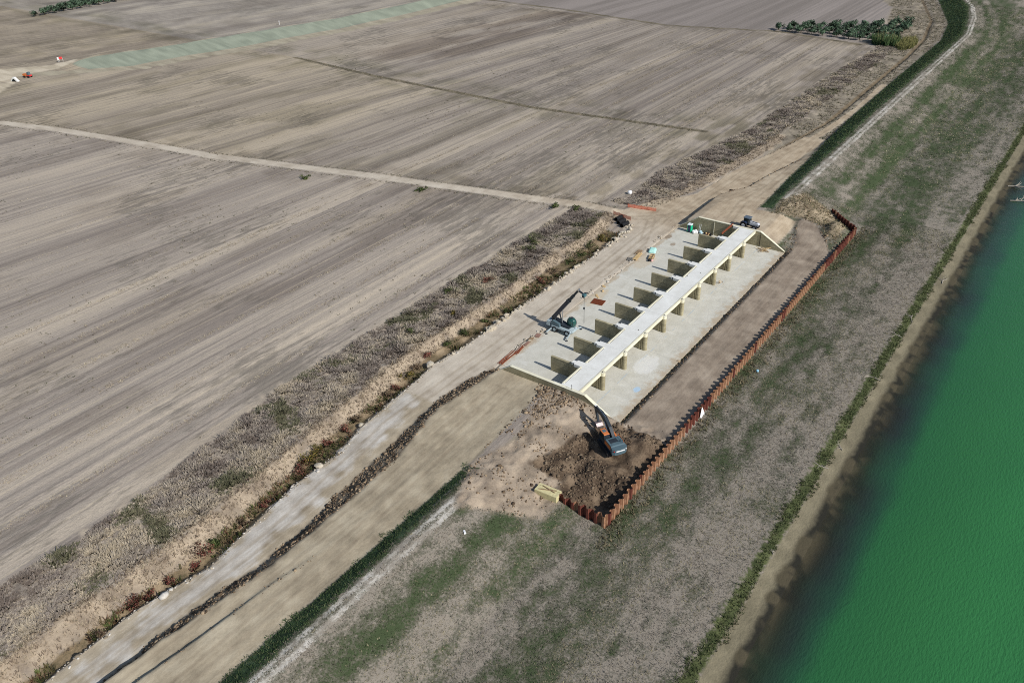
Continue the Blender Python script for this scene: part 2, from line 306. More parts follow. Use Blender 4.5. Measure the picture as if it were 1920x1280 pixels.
zone(pC * sstep(195, 204, Y + X * .07) * sstep(262, 240, Y + X * .09) * sstep(.36, .5, st2) * sstep(158, 180, X) * .9, (.66, .63, .62))
zone(pB * sstep(.52, .66, st2), (.80, .80, .77)); zone(pC * sstep(.50, .68, st2) * .8, (.82, .81, .79)); zone((1 - pB) * (1 - pC) * sstep(.60, .72, st2), (.86, .85, .84))
zone(np.maximum(np.exp(-((X - dx + 5) / 5) ** 2), np.exp(-((X - dx - 10) / 9) ** 2)) * sstep(.35, .6, st3), (.74, .75, .70)); zone(np.exp(-((X - roadx - 6) / 5) ** 2) * sstep(.42, .6, st3), (.80, .79, .77)); zone(np.exp(-((X - roadx + 8) / 6) ** 2) * sstep(.42, .6, st3), (.80, .79, .78))
zone(np.exp(-((X - 306) / 9) ** 2) * sstep(.3, .55, st3), (.80, .79, .75)); zone((pB + pC) * np.exp(-((Y - fieldE(X) - 6) / 8) ** 2) * sstep(.35, .6, st3), (.76, .75, .70))
xi_ = lambda x: np.clip(np.searchsorted(xs, x) - 1, 0, nx - 2)
def samp(A, x, y):
    x = np.asarray(x, float); y = np.asarray(y, float); i = xi_(x); j = np.clip(np.searchsorted(ys, y) - 1, 0, ny - 2)
    fx = (x - xs[i]) / (xs[i + 1] - xs[i]); f_y = (y - ys[j]) / (ys[j + 1] - ys[j])
    return (A[i, j] * (1 - fx) + A[i + 1, j] * fx) * (1 - f_y) + (A[i, j + 1] * (1 - fx) + A[i + 1, j + 1] * fx) * f_y
def gz(x, y): return float(samp(Z, x, y))

# ------------------------------------------------------------------ ground material
g = NT('ground'); P = g.pos()
fyn = g.attr('fy').outputs['Fac']; sep = g.n('ShaderNodeSeparateXYZ'); g.l(P, sep.inputs[0])
cmb = g.n('ShaderNodeCombineXYZ'); g.l(sep.outputs[0], cmb.inputs[0]); g.l(fyn, cmb.inputs[1]); PF_ = cmb.outputs[0]
n_f = g.noise(P, 2.6, 3, .8); n_c = g.noise(P, 1.3, 2, .7)
n_m, n_b, s_w, s_l = (g.attr(k).outputs['Fac'] for k in ('n_m', 'n_b', 's_w', 's_l'))
s_m = g.noise(g.mapv(PF_, (.006, .55, 1)), 1, 3, .62); s_f = g.noise(g.mapv(PF_, (.05, 2.8, 1), (7, 3, 0)), 1, 3, .65)
FIELD0, FIELD1, FIELD2 = alb(140, 132, 124), alb(163, 155, 145), alb(188, 178, 162)
fld = g.math('ADD', g.math('MULTIPLY', s_w, .26), g.math('ADD', g.math('MULTIPLY', s_m, .40), g.math('MULTIPLY', s_f, .34)))
c = g.ramp(fld, ((.38, FIELD0), (.5, FIELD1), (.63, FIELD2)))
tl = g.math('PINGPONG', g.math('ADD', fyn, g.math('MULTIPLY', s_m, 1.6)), 1.9)                    # drill rows and wheel lines
c = g.mix(g.math('MULTIPLY', g.mr(tl, .0, .26, .6, 0), g.mr(s_f, .35, .6)), c, alb(196, 185, 162))
c = g.mix(g.math('MULTIPLY', g.mr(tl, 1.5, 1.8, 0, .5), g.mr(s_m, .35, .62, 1, .1)), c, alb(114, 108, 103))
n_s = g.noise(g.mapv(PF_, (.16, .75, 1), (4, 8, 0)), 1, 3, .65)
c = g.mix(g.mr(g.math('ADD', n_s, g.math('MULTIPLY', g.math('SUBTRACT', n_b, .5), .5)), .56, .74, 0, .5), c, alb(104, 100, 92))
c = g.mix(g.mr(n_s, .40, .26, 0, .35), c, alb(190, 178, 158))
c = g.mix(1.0, c, g.attr('ftone').outputs['Vector'], 'MULTIPLY')
c = g.mix(g.mr(n_f, .3, .7, .0, .4), c, g.mix(.5, c, alb(88, 80, 72)))
def cls(name, stops, f, wd=.5, amp=1.2, nz=None, op=1.0):
    """lay one ground cover over the rest, its edge broken by noise"""
    global c
    a = g.attr('m_' + name).outputs['Fac']; q = g.math('ADD', a, g.math('MULTIPLY', g.math('SUBTRACT', nz or n_c, .5), amp))
    c = g.mix(g.mr(q, -wd, wd, 0, op), c, g.ramp(f, stops))
mixf = g.math('ADD', g.math('MULTIPLY', n_f, .55), g.math('MULTIPLY', n_m, .45))
lgn = g.attr('lg').outputs['Fac']; mixl = g.math('ADD', lgn, g.math('ADD', g.math('MULTIPLY', g.math('SUBTRACT', n_f, .5), 1.7), g.math('MULTIPLY', g.math('SUBTRACT', n_c, .5), .9)))
s_t = g.noise(g.mapv(P, (.10, 1.5, 1), (1, 5, 0)), 1, 4, .7)                     # wheel marks along the roads
soilf = g.math('ADD', g.math('MULTIPLY', n_m, .24), g.math('ADD', g.math('MULTIPLY', s_t, .34), g.math('ADD', g.math('MULTIPLY', n_f, .32), g.math('MULTIPLY', s_l, .10))))
cls('farfield', ((.4, alb(126, 118, 111)), (.6, alb(146, 137, 130))), fld, 4, 2)
cls('fdark', ((.35, alb(88, 82, 68)), (.65, alb(128, 118, 98))), mixf, .8, 1.6)
cls('canalsand', ((.35, alb(148, 139, 120)), (.65, alb(172, 163, 142))), mixf, 2.0, 5, n_m)
cls('canal', ((.2, alb(132, 138, 122)), (.8, alb(150, 156, 138))), n_m, 1.0, 2.4)
cls('paleroad', ((.3, alb(178, 166, 144)), (.7, alb(200, 188, 166))), n_m, 1.5, 3, n_m)
cls('rough', ((.3, alb(112, 104, 92)), (.5, alb(136, 127, 112)), (.7, alb(160, 149, 130))), mixf, 1.5, 4, n_m)
cls('bush', ((.3, alb(112, 103, 94)), (.5, alb(146, 136, 124)), (.7, alb(174, 161, 143))), mixf, 1.2, 4.5, n_m)
cls('reed', ((.3, alb(128, 115, 100)), (.7, alb(176, 160, 138))), mixf, 1.0, 3.0, n_m)
cls('ditch', ((.3, alb(92, 84, 62)), (.55, alb(140, 122, 96)), (.7, alb(170, 150, 122))), mixf, .5, 1.2)
cls('brown', ((.3, alb(84, 74, 60)), (.7, alb(122, 109, 89))), mixf, .4, 1.4)
c_keep = c
cls('levee', ((.0, alb(140, 132, 120)), (.3, alb(113, 109, 97)), (.55, alb(95, 94, 79)), (.78, alb(80, 85, 65)), (1.0, alb(68, 79, 54))), mixl, .6, 1.0)
cls('green', ((.35, alb(48, 62, 44)), (.6, alb(70, 88, 60)), (.7, alb(90, 104, 76))), mixf, .5, 2.4)
cls('track', ((.38, alb(150, 142, 130)), (.52, alb(182, 176, 164)), (.66, alb(206, 200, 190))), mixf, .3, 1.9, n_f, .85)
cls('weed', ((.3, alb(56, 64, 40)), (.7, alb(94, 100, 66))), mixf, .5, 2.4)
cls('beach', ((.2, alb(104, 98, 80)), (.8, alb(142, 133, 110))), mixf, .3, .5)
cls('bed', ((.35, alb(46, 45, 39)), (.65, alb(80, 74, 59))), n_m, .6, 1.2, n_m)
cls('tan', ((.3, alb(128, 115, 100)), (.7, alb(174, 158, 138))), mixf, .8, 2.2)
cls('bench', ((.3, alb(140, 128, 108)), (.5, alb(168, 155, 132)), (.7, alb(190, 178, 154))), soilf, .4, .8)
cls('soilroad', ((.3, alb(144, 132, 112)), (.5, alb(172, 159, 137)), (.7, alb(194, 182, 160))), soilf, .4, .8)
cls('gravel', ((.3, alb(154, 146, 135)), (.5, alb(182, 175, 164)), (.7, alb(208, 203, 194))), g.math('ADD', g.math('MULTIPLY', mixf, .6), g.math('MULTIPLY', s_t, .4)), 1.2, 7.0, g.math('ADD', g.math('MULTIPLY', n_m, .55), g.math('MULTIPLY', s_t, .45)), .9)
cls('sand', ((.3, alb(162, 150, 133)), (.5, alb(187, 176, 159)), (.7, alb(204, 194, 177))), soilf, .6, 1.6)
c = g.mix(g.math('MULTIPLY', g.math('MULTIPLY', g.mr(g.attr('m_sand').outputs['Fac'], -.4, .4), g.mr(sep.outputs[0], 60, 84)), .8), c, g.ramp(soilf, ((.3, alb(140, 122, 99)), (.5, alb(172, 154, 128)), (.7, alb(196, 180, 154)))))
cls('ruts', ((.3, alb(128, 115, 97)), (.7, alb(158, 144, 123))), mixf, .25, .7, n_c, .45)
cls('rub', ((.3, alb(84, 74, 62)), (.5, alb(116, 103, 86)), (.7, alb(158, 143, 122))), mixf, .6, 2.2)
cls('dug', ((.3, alb(64, 53, 44)), (.5, alb(90, 76, 62)), (.7, alb(126, 109, 90))), mixf, .6, 1.8)
cls('mound', ((.3, alb(112, 101, 84)), (.5, alb(140, 127, 106)), (.7, alb(166, 151, 127))), mixf, 1.0, 2.6)
cls('haul', ((.3, alb(112, 100, 87)), (.5, alb(146, 132, 116)), (.7, alb(172, 158, 140))), soilf, .4, .8)
hb = g.math('ADD', g.math('MULTIPLY', n_f, .35), g.math('MULTIPLY', n_c, .65))
rdm = g.mr(g.math('MAXIMUM', g.math('MAXIMUM', g.attr('m_sand').outputs['Fac'], g.attr('m_soilroad').outputs['Fac']), g.math('MAXIMUM', g.attr('m_bench').outputs['Fac'], g.attr('m_haul').outputs['Fac'])), -.3, .5, 1, .4)
g.bump(g.math('MULTIPLY', hb, rdm), .75, .16)
GROUND = g.fin(c, .95, 0, .1)

# ------------------------------------------------------------------ ground pieces of the setting (one sheet, split where the ground cover changes)
masks = {'m_' + k: np.clip(v, -9, 9).ravel() for k, v in M.items()}; masks['fy'] = fy.ravel()
masks['lg'] = LG.ravel(); masks['n_m'] = (.5 + 1.5 * (fbm(X, Y, 2.2, 21, 3) - .5)).ravel(); masks['n_b'] = (.5 + 1.4 * (fbm(X, Y, 22, 25, 3) - .5)).ravel()
masks['s_l'] = (.5 + 1.5 * (fbm(X * .10, Y, 3.6, 31, 4) - .5) + .55 * (fbm(X * .3, Y, 14, 33, 3) - .5)).ravel(); masks['s_w'] = (.5 + 1.5 * (fbm(X * .035, fy, 6.5, 35, 2) - .5)).ravel()
V = np.stack([X, Y, Z], -1).reshape(-1, 3)
idx = np.arange(nx * ny).reshape(nx, ny)
Fq = np.stack([idx[:-1, :-1], idx[1:, :-1], idx[1:, 1:], idx[:-1, 1:]], -1).reshape(-1, 4)
fc = lambda A: (A[:-1, :-1] + A[1:, 1:]).ravel() / 2
owner = np.zeros(len(Fq), int); names = ['farmland']
for nm, keys in (('levee', ('levee', 'green', 'weed', 'track')), ('riverbed', ('bed',)), ('river_beach', ('beach',)), ('drainage_ditch', ('reed', 'ditch', 'brown')), ('canal_bank', ('canal',)),
                 ('excavated_soil', ('tan', 'dug', 'mound')), ('earth_bench', ('bench', 'rub')), ('gravel_road', ('gravel', 'soilroad')), ('dirt_road', ('sand', 'paleroad')), ('haul_track', ('haul',))):
    names.append(nm); m_ = np.max([fc(M[k]) for k in keys], 0) > 0; owner[m_] = len(names) - 1
for i, nm in enumerate(names):
    f = Fq[owner == i]
    if not len(f): continue
    u, inv = np.unique(f, return_inverse=True)
    me = np_mesh(nm, V[u], inv.reshape(-1, 4), GROUND, True, attrs={k: a[u] for k, a in masks.items()}, vecs={'ftone': FT.reshape(-1, 3)[u]})
    kind(link(nm, me), 'structure')

# ------------------------------------------------------------------ river: turbid green water over the dark shelf
wx = np.concatenate([np.arange(-170, 260, 6), np.arange(260, 2600, 60)]); wy = np.array(sorted(list(np.arange(-90, -55, .6)) + list(np.arange(-700, -90, 20))))
WX, WY = np.meshgrid(wx, wy, indexing='ij'); wi = np.arange(WX.size).reshape(WX.shape)
shoal = -WY - 57.6 + 1.6 * (fbm(WX, WY, 14, 40, 3) - .5)
m = NT('river_water'); P = m.pos(); de = m.math('ADD', m.attr('offshore').outputs['Fac'], m.math('MULTIPLY', m.math('SUBTRACT', m.noise(P, .12, 4), .5), 2.4))
col = m.ramp(m.mr(de, 0, 24, 0, 1, False), ((0, lin((78, 70, 50)) + (1,)), (.06, lin((54, 54, 46)) + (1,)), (.17, lin((42, 52, 47)) + (1,)), (.27, lin((42, 74, 56)) + (1,)), (.36, lin((46, 100, 60)) + (1,)), (.6, lin((50, 108, 62)) + (1,)), (1.0, lin((54, 118, 67)) + (1,))))
col = m.mix(m.mr(m.noise(P, .03, 3), .35, .7, 0, .35), col, lin((46, 98, 60)) + (1,))
m.b.inputs['IOR'].default_value = 1.33
m.bump(m.math('ADD', m.noise(m.mapv(P, (1.0, 2.6, 1)), 1.1, 3), m.math('MULTIPLY', m.noise(P, .25, 2), .6)), .6, .2)
m.l(m.mr(de, .0, 4.2, .18, .97), m.b.inputs['Alpha'])
WATER = m.fin(col, .09, 0, .5)
kind(link('river_water', np_mesh('river_water', np.stack([WX, WY, np.full(WX.shape, -1.0)], -1).reshape(-1, 3), np.stack([wi[:-1, :-1], wi[1:, :-1], wi[1:, 1:], wi[:-1, 1:]], -1).reshape(-1, 4), WATER, True, attrs={'offshore': shoal.ravel()})), 'structure')

# ------------------------------------------------------------------ concrete materials
def concrete(name, lo, hi, boards=False, slab=False):
    m = NT(name); P = m.pos(); a = m.noise(P, .35, 5, .65); b = m.noise(P, 2.5, 4, .7); s = m.noise(m.mapv(P, (.5, .5, 1.0)), 1.2, 4)
    col = m.ramp(m.math('ADD', m.math('MULTIPLY', a, .65), m.math('MULTIPLY', b, .35)), ((.35, lo), (.65, hi)))
    if boards:
        col = m.mix(m.mr(m.noise(m.mapv(P, (.15, .15, 5.0)), 1, 2), .35, .7, 0, .45), col, tuple(x * .62 for x in lo[:3]) + (1,))
        col = m.mix(m.mr(m.noise(m.mapv(P, (1.6, 1.6, .18)), 1, 3), .52, .75, 0, .4), col, alb(120, 108, 84))
    if slab:
        sp = m.n('ShaderNodeSeparateXYZ'); m.l(P, sp.inputs[0]); x, y = sp.outputs[0], sp.outputs[1]
        def near(v, c0, hw): return m.mr(m.math('ABSOLUTE', m.math('SUBTRACT', v, c0)), 0, hw, 1, 0)
        dirt = m.math('ADD', m.mr(y, -19.7, -16.6, .62, 0), m.mr(y, 7.2, 9.6, 0, .62)); dirt = m.math('ADD', dirt, m.math('MULTIPLY', m.math('SUBTRACT', m.noise(P, .5, 6, .75), .58), 2.0))
        col = m.mix(m.mr(m.noise(m.mapv(P, (.22, .6, 1)), 1, 5, .7), .52, .72, 0, .5), col, alb(178, 172, 156)); col = m.mix(m.mr(m.noise(m.mapv(P, (.5, .2, 1), (9, 2, 0)), 1, 4, .7), .56, .74, 0, .5), col, alb(218, 217, 210))
        col = m.mix(m.mr(dirt, .05, .5, 0, .75), col, alb(176, 158, 132))
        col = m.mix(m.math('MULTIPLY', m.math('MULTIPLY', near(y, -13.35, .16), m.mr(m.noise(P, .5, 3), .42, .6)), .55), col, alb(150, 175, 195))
        def blot(cx, cy, rx, ry, cc, amt):
            nonlocal col
            q = m.math('ADD', m.math('POWER', m.math('DIVIDE', m.math('SUBTRACT', x, cx), rx), 2.0), m.math('POWER', m.math('DIVIDE', m.math('SUBTRACT', y, cy), ry), 2.0))
            q = m.math('ADD', q, m.math('MULTIPLY', m.math('SUBTRACT', m.noise(P, 1.3, 4), .5), 1.8)); col = m.mix(m.mr(q, .5, 1.1, amt, 0), col, cc)
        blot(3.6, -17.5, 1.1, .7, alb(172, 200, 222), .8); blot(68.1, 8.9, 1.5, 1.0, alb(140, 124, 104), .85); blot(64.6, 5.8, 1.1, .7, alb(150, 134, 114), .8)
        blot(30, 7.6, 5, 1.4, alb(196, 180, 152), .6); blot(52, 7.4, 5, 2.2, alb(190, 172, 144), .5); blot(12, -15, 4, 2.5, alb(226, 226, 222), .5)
        wv = m.n('ShaderNodeTexVoronoi', feature='DISTANCE_TO_EDGE'); wv.inputs['Scale'].default_value = .16; m.l(m.mapv(P, (1, 1.4, 1)), wv.inputs['Vector'])
        col = m.mix(m.mr(wv.outputs['Distance'], 0, .006, .35, 0), col, alb(150, 142, 126))
    m.bump(b, .25, .02); return m.fin(col, .85, 0, .2)
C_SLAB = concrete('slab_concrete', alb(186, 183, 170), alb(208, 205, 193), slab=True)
C_DECK = concrete('deck_concrete', alb(208, 207, 200), alb(230, 230, 224))
C_WALL = concrete('wall_concrete', alb(142, 133, 105), alb(186, 177, 146), boards=True)
C_TRIM = concrete('pale_concrete', alb(214, 206, 178), alb(232, 226, 204))
C_SLOT = simple('slot_steel', (70, 64, 56), .6, .3)
STEEL = simple('dark_steel', (62, 64, 66), .5, .5)
RUST = simple('rusty_steel', (142, 78, 52), .85, .1, .4, 4)
TIMBER = simple('sawn_timber', (205, 176, 128), .8, 0, .3, 5)
TIMBER2 = simple('weathered_timber', (150, 126, 98), .85, 0, .35, 5)

# ------------------------------------------------------------------ the weir with its deck
weir = thing('weir', 'long pale concrete weir on a wide slab with nine piers carrying a narrow deck', 'weir', (33.7, -5, 0))
def wp(mb, name, mat, parent=weir, smooth=False):
    o = mb.build(name, mat, parent, smooth=smooth)
    if parent is weir: o.location = (-33.7, 5, 0)
    return o
SP = 8.4
for k in range(10):
    x0, x1 = SP * (k - 1), SP * k
    if k == 0: x0 += .3
    if k == 9: x1 -= .3
    for y0, y1 in ((9.5, 3.0), (2.99, -6.0), (-6.01, -13.0), (-13.01, -19.8)):
        wp(MB().box(((x0 + x1) / 2, (y0 + y1) / 2, -.15), (x1 - x0 - .012, y0 - y1, .3)), 'floor_panel', C_SLAB)
def pier_plan(hw=.27, nr=.46, slot=True):
    p = [(-hw, -5.0), (hw, -5.0), (hw, -10.6)]
    q = [(nr, -10.9), (nr, -11.15), (.30, -11.15), (.30, -11.4), (nr, -11.4), (nr, -11.55), (.30, -11.55), (.30, -11.75), (nr, -11.75), (nr, -12.0)]
    arc = [(nr * math.cos(t), -12.0 - nr * math.sin(t)) for t in np.linspace(.25, math.pi - .25, 9)]
    return p + q + arc + [(-x, y) for x, y in q[::-1]] + [(-hw, -10.6)]
for k in range(9):
    x = SP * k
    pr = wp(MB().box((x, -2.5, 1.715), (.5, 5.0, 3.43)), 'pier', C_WALL)
    b = MB().prism([(x + a, y) for a, y in pier_plan()], 0, 3.3, 'z'); b.build('pier_body', C_WALL, pr)
    b = MB().prism([(x + .47 * math.cos(t), -11.95 - .47 * math.sin(t)) for t in np.linspace(0, math.pi, 12)], 3.3, 4.05, 'z'); b.box((x, -11.86, 3.675), (.94, .18, .75)); b.build('nose_cap', C_TRIM, pr)
    MB().box((x, -11.86, 4.09), (.34, .14, .08)).build('lifting_plate', STEEL, pr)
    for s in (-1, 1): MB().box((x + s * .30, -11.48, 1.65), (.03, .12, 3.2)).build('gate_guide', C_SLOT, pr)
for k in range(-1, 10):
    x = SP * k; a, bb = (x - .78, x + .78)
    if k == -1: a = x + .3
    if k == 9: bb = x - .3
    cap = wp(MB().box(((a + bb) / 2, -6.6, 3.72), (bb - a, 1.58, .60)), 'pier_cap', C_DECK)
    if 0 <= k <= 8: MB().box((x, -5.44, 3.72), (.86, .72, .56)).build('cap_corbel', C_DECK, cap)
    for s in (-1, 1):
        if (k == -1 and s < 0) or (k == 9 and s > 0): continue
        MB().box((x + s * .62, -5.68, 3.85), (.28, .26, .22)).build('bearing_bracket', STEEL, cap)
for k in range(10):
    x0, x1 = SP * (k - 1), SP * k
    if k == 0: x0 += .3
    if k == 9: x1 -= .3
    xm, L = (x0 + x1) / 2, x1 - x0 - .02
    d = wp(MB().box((xm, -9.42, 3.82), (L, 3.98, .36)), 'deck_panel', C_DECK)
    MB().box((xm, -7.55, 4.045), (L - 1.7, .32, .09)).build('kerb', C_TRIM, d)
    MB().box((xm, -7.82, 4.006), (L - 2.2, .07, .012)).build('drain_channel', C_SLOT, d)
    gd = wp(MB().box((xm, -11.59, 3.68), (L, .34, .74)), 'edge_girder', C_TRIM)
    MB().box((xm, -11.37, 4.006), (L, .05, .012)).build('edge_gap', C_SLOT, gd)
for nm, x, ya in (('near', -8.1, 0), ('far', 75.5, 0)):
    pl = [(9.5, -.4), (9.5, .15), (4.0, 4.0), (-13.0, 4.0), (-19.8, .2), (-19.8, -.4)]
    wl = wp(MB().prism(pl, x - .3, x + .3, 'x'), 'abutment_wall', C_WALL)
    cp = MB()
    for (ya_, za), (yb, zb) in zip(pl[1:4], pl[2:5]): cp.bar((x, ya_, za + .04), (x, yb, zb + .04), .64, .1)
    cp.build('coping', C_TRIM, wl)
    s = 1 if nm == 'near' else -1
    for y in (-13.2, -.6): MB().box((x + s * .33, y, 1.9), (.08, .14, 3.7)).build('wall_joint', C_TRIM if y > -1 and nm == 'far' else C_SLOT, wl)
for x, y, rr in ((17.2, -10.1, .16), (44, -8.0, .14), (47, -9.9, .12), (63.5, -11.0, .1)):
    wp(MB().tube([(x, y, 4.0), (x, y, 4.012)], rr, 8), 'deck_outlet', C_SLOT)
mp = tag(MB().tube([(0, 0, 0), (0, .05, 1.1)], .05, 6).build('marker_post', STEEL, loc=(-8.1, -10.1, 4.08)), 'short dark steel post standing on the near end of the weir deck', 'post')

# ------------------------------------------------------------------ sheet pile cofferdam
m = NT('rust_pile'); oi = m.n('ShaderNodeObjectInfo'); P = m.obco()
st = m.noise(m.mapv(P, (6, 6, .7)), 1, 4); ba = m.noise(P, 1.2, 4)
cl = m.ramp(m.math('ADD', m.math('MULTIPLY', st, .6), m.math('MULTIPLY', ba, .4)), ((.35, alb(124, 90, 68)), (.5, alb(160, 121, 92)), (.66, alb(194, 162, 136))))
RUST_L = m.fin(m.mix(m.mr(oi.outputs['Random'], 0, 1, 0, .55, False), cl, alb(120, 78, 60)), .8, .05, .25); m.bump(st, .2, .02)
m = NT('rust_pile_dark'); oi = m.n('ShaderNodeObjectInfo'); P = m.obco(); st = m.noise(m.mapv(P, (6, 6, .7)), 1, 4)
RUST_D = m.fin(m.mix(m.mr(oi.outputs['Random'], 0, 1, 0, .5, False), m.ramp(st, ((.35, alb(88, 48, 40)), (.65, alb(128, 74, 60)))), alb(82, 46, 40)), .8, .05, .25)
def pile_mesh(mat, h, i):
    b = MB(); prof = [(-.345, 0), (-.2, .27), (.2, .27), (.345, 0)]; t = .028
    for (x0, y0), (x1, y1) in zip(prof, prof[1:]):
        b.bar((x0, y0, 0), (x1, y1, 0), t, .01) if False else None
    inn = [(x * .93, y - t) for x, y in prof]; loop = prof + inn[::-1]; b.prism(loop, -1.6, h, 'z')
    b.prism([(-.375, -.03), (-.33, .045), (-.30, .03), (-.335, -.04)], -1.6, h - .01, 'z')
    return b.mesh('sheet_pile', mat)
pm = {c0: [pile_mesh(mt, 2.35 + .05 * i, i) for i in range(4)] for c0, mt in (('l', RUST_L), ('d', RUST_D))}
cof = thing('sheet_pile_wall', 'rust-brown steel sheet pile wall zigzagging between the dirt haul track and the grassy bank', 'sheet piling', (30, -31.2, 0))
def run_piles(p0, p1, pick):
    p0, p1 = Vector(p0), Vector(p1); L = (p1 - p0).length; n = int(L / .675); d = (p1 - p0) / n; a = math.atan2(d.y, d.x)
    for i in range(n):
        p = p0 + d * (i + .5); side = i % 2
        o = link('sheet_pile', random.choice(pm[pick(p)]), cof, (p.x - 30, p.y + 31.2, random.uniform(-.14, .1)), (random.uniform(-.012, .012), random.uniform(-.012, .012), a + (math.pi if side else 0)))
def pick(p):
    if p.x > 70 or -4 < p.x < 6.5 or (p.y > -30.5 and p.x < 0): return 'd' if random.random() < .85 else 'l'
    return 'd' if random.random() < .12 else 'l'
run_piles((-31, -31.2, 0), (94.6, -31.2, 0), pick); run_piles((-31, -31.2, 0), (-31, -22.6, 0), pick); run_piles((94.6, -31.2, 0), (103.2, -22.2, 0), pick)

# timber formwork box at the end of the near arm
bx = thing('formwork_box', 'pale yellow timber formwork box capping the end of the sheet piling on the bank', 'formwork', (-31.3, -20.6, gz(-31.3, -20.6) - .1), R(-85))
YT = simple('new_timber', (206, 196, 150), .75, 0, .25, 4)
for i in range(4): MB().box((0, -.66 + .44 * i, 1.36 if i in (0, 3) else 1.30), (4.0, .42, .07)).build('plank', YT, bx)
for s in (-1, 1):
    for i in range(3): MB().box((0, s * .86, .35 + .40 * i), (4.0, .06, .38)).build('side_board', YT, bx)
    MB().box((s * 1.97, 0, .75), (.06, 1.66, 1.1)).build('end_board', YT, bx)
MB().bar((-1.5, -.5, 1.45), (1.3, .5, 1.45), .12, .1).build('brace', TIMBER2, bx); MB().bar((-1.2, .5, 1.46), (1.3, -.05, 1.46), .1, .1).build('brace', TIMBER2, bx)

# white sheet hung on the piles
b = MB(); vs = []; n = 9; mm = 8
for j in range(mm + 1):
    t = j / mm; wd = .12 + 1.25 * t
    for i in range(n + 1):
        u = i / n - .5; vs.append((u * wd * 1.5 + .25 * t, -.30 - .14 * math.cos(u * 22) * (.3 + t) - .1 * t, 2.55 - 2.15 * t + .25 * abs(u) * t))
b.add(vs, [(j * (n + 1) + i, j * (n + 1) + i + 1, (j + 1) * (n + 1) + i + 1, (j + 1) * (n + 1) + i) for j in range(mm) for i in range(n)])
o = tag(b.build('cloth_sheet', simple('white_cloth', (236, 234, 232), .9, 0, .08), loc=(2.2, -31.3, 0), smooth=True), 'white cloth sheet hanging over the outer face of the sheet piling', 'cloth')
md = o.modifiers.new('thickness', 'SOLIDIFY'); md.thickness = .03

# ------------------------------------------------------------------ low vegetation that nobody could count: merged tufts of blades
def leafmat(name, transl=.25, rough=.8):
    m = NT(name); a = m.attr('Col').outputs['Color']; m.fin(a, rough, 0, .1)
    gm = m.n('ShaderNodeNewGeometry'); vm = m.n('ShaderNodeMix', data_type='VECTOR'); vm.inputs[0].default_value = .72
    m.l(gm.outputs['Normal'], vm.inputs[4]); m.l(m.attr('tn').outputs['Vector'], vm.inputs[5]); nn = m.n('ShaderNodeVectorMath', operation='NORMALIZE'); m.l(vm.outputs[1], nn.inputs[0]); m.l(nn.outputs[0], m.b.inputs['Normal'])
    t = m.n('ShaderNodeBsdfTranslucent'); m.l(a, t.inputs[0]); x = m.n('ShaderNodeMixShader'); x.inputs[0].default_value = transl
    m.l(m.b.outputs[0], x.inputs[1]); m.l(t.outputs[0], x.inputs[2]); m.l(x.outputs[0], m.out.inputs[0]); return m.m
LEAF = leafmat('blades')
def tuft_mesh(name, px, py, h, wd, col, nb=6, lean=.6, sink=.05, var=.72):
    """px,py,h,wd: arrays; col: Nx3 albedo"""
    n = len(px); pz = samp(Z, px, py) - sink; t = rng.random((n, nb)) * 2 * math.pi; ll = lean * (.35 + rng.random((n, nb))); hh = h[:, None] * (.55 + .6 * rng.random((n, nb)))
    ox = px[:, None] + np.cos(t) * wd[:, None] * .5 * rng.random((n, nb)); oy = py[:, None] + np.sin(t) * wd[:, None] * .5 * rng.random((n, nb)); oz = np.repeat(pz[:, None], nb, 1)
    bw = wd[:, None] * .17 * (.6 + .8 * rng.random((n, nb))); tx, ty = -np.sin(t) * bw, np.cos(t) * bw
    tipx, tipy = ox + np.cos(t) * ll * hh, oy + np.sin(t) * ll * hh
    Vv = np.stack([np.stack([ox - tx, oy - ty, oz], -1), np.stack([ox + tx, oy + ty, oz], -1), np.stack([tipx + tx * .25, tipy + ty * .25, oz + hh], -1), np.stack([tipx - tx * .25, tipy - ty * .25, oz + hh], -1)], 2).reshape(-1, 3)
    Ff = np.arange(len(Vv)).reshape(-1, 4)
    cc = np.repeat(np.repeat(col[:, None, :], nb, 1) * (.98 - var / 2 + var * rng.random((n, nb, 1))), 4, 1).reshape(-1, 3); cc = np.clip(cc, 0, .85)
    e = .8; gxn, gyn = (samp(Zs, px + e, py) - samp(Zs, px - e, py)) / (2 * e), (samp(Zs, px, py + e) - samp(Zs, px, py - e)) / (2 * e)
    nn = np.stack([-gxn, -gyn, np.ones(n)], -1); nn /= np.linalg.norm(nn, axis=1)[:, None]
    return np_mesh(name, Vv, Ff, LEAF, False, np.concatenate([cc, np.ones((len(cc), 1))], 1), vecs={'tn': np.repeat(nn, nb * 4, 0)})
def scatter(x0, x1, y0, y1, dens, test):
    n = int((x1 - x0) * (y1 - y0) * dens); x = rng.uniform(x0, x1, n); y = rng.uniform(y0, y1, n); k = test(x, y); return x[k], y[k]
def pal(n, cols, wts=None):
    cs = np.array([alb(*c0)[:3] for c0 in cols]); return cs[rng.choice(len(cs), n, p=wts)]
def stuff(name, me, label):
    o = link(name, me); o['label'] = label; return kind(o, 'stuff')
RND = lambda n, a, b: rng.uniform(a, b, n)
ms = lambda k: (lambda x, y: samp(M[k], x, y))
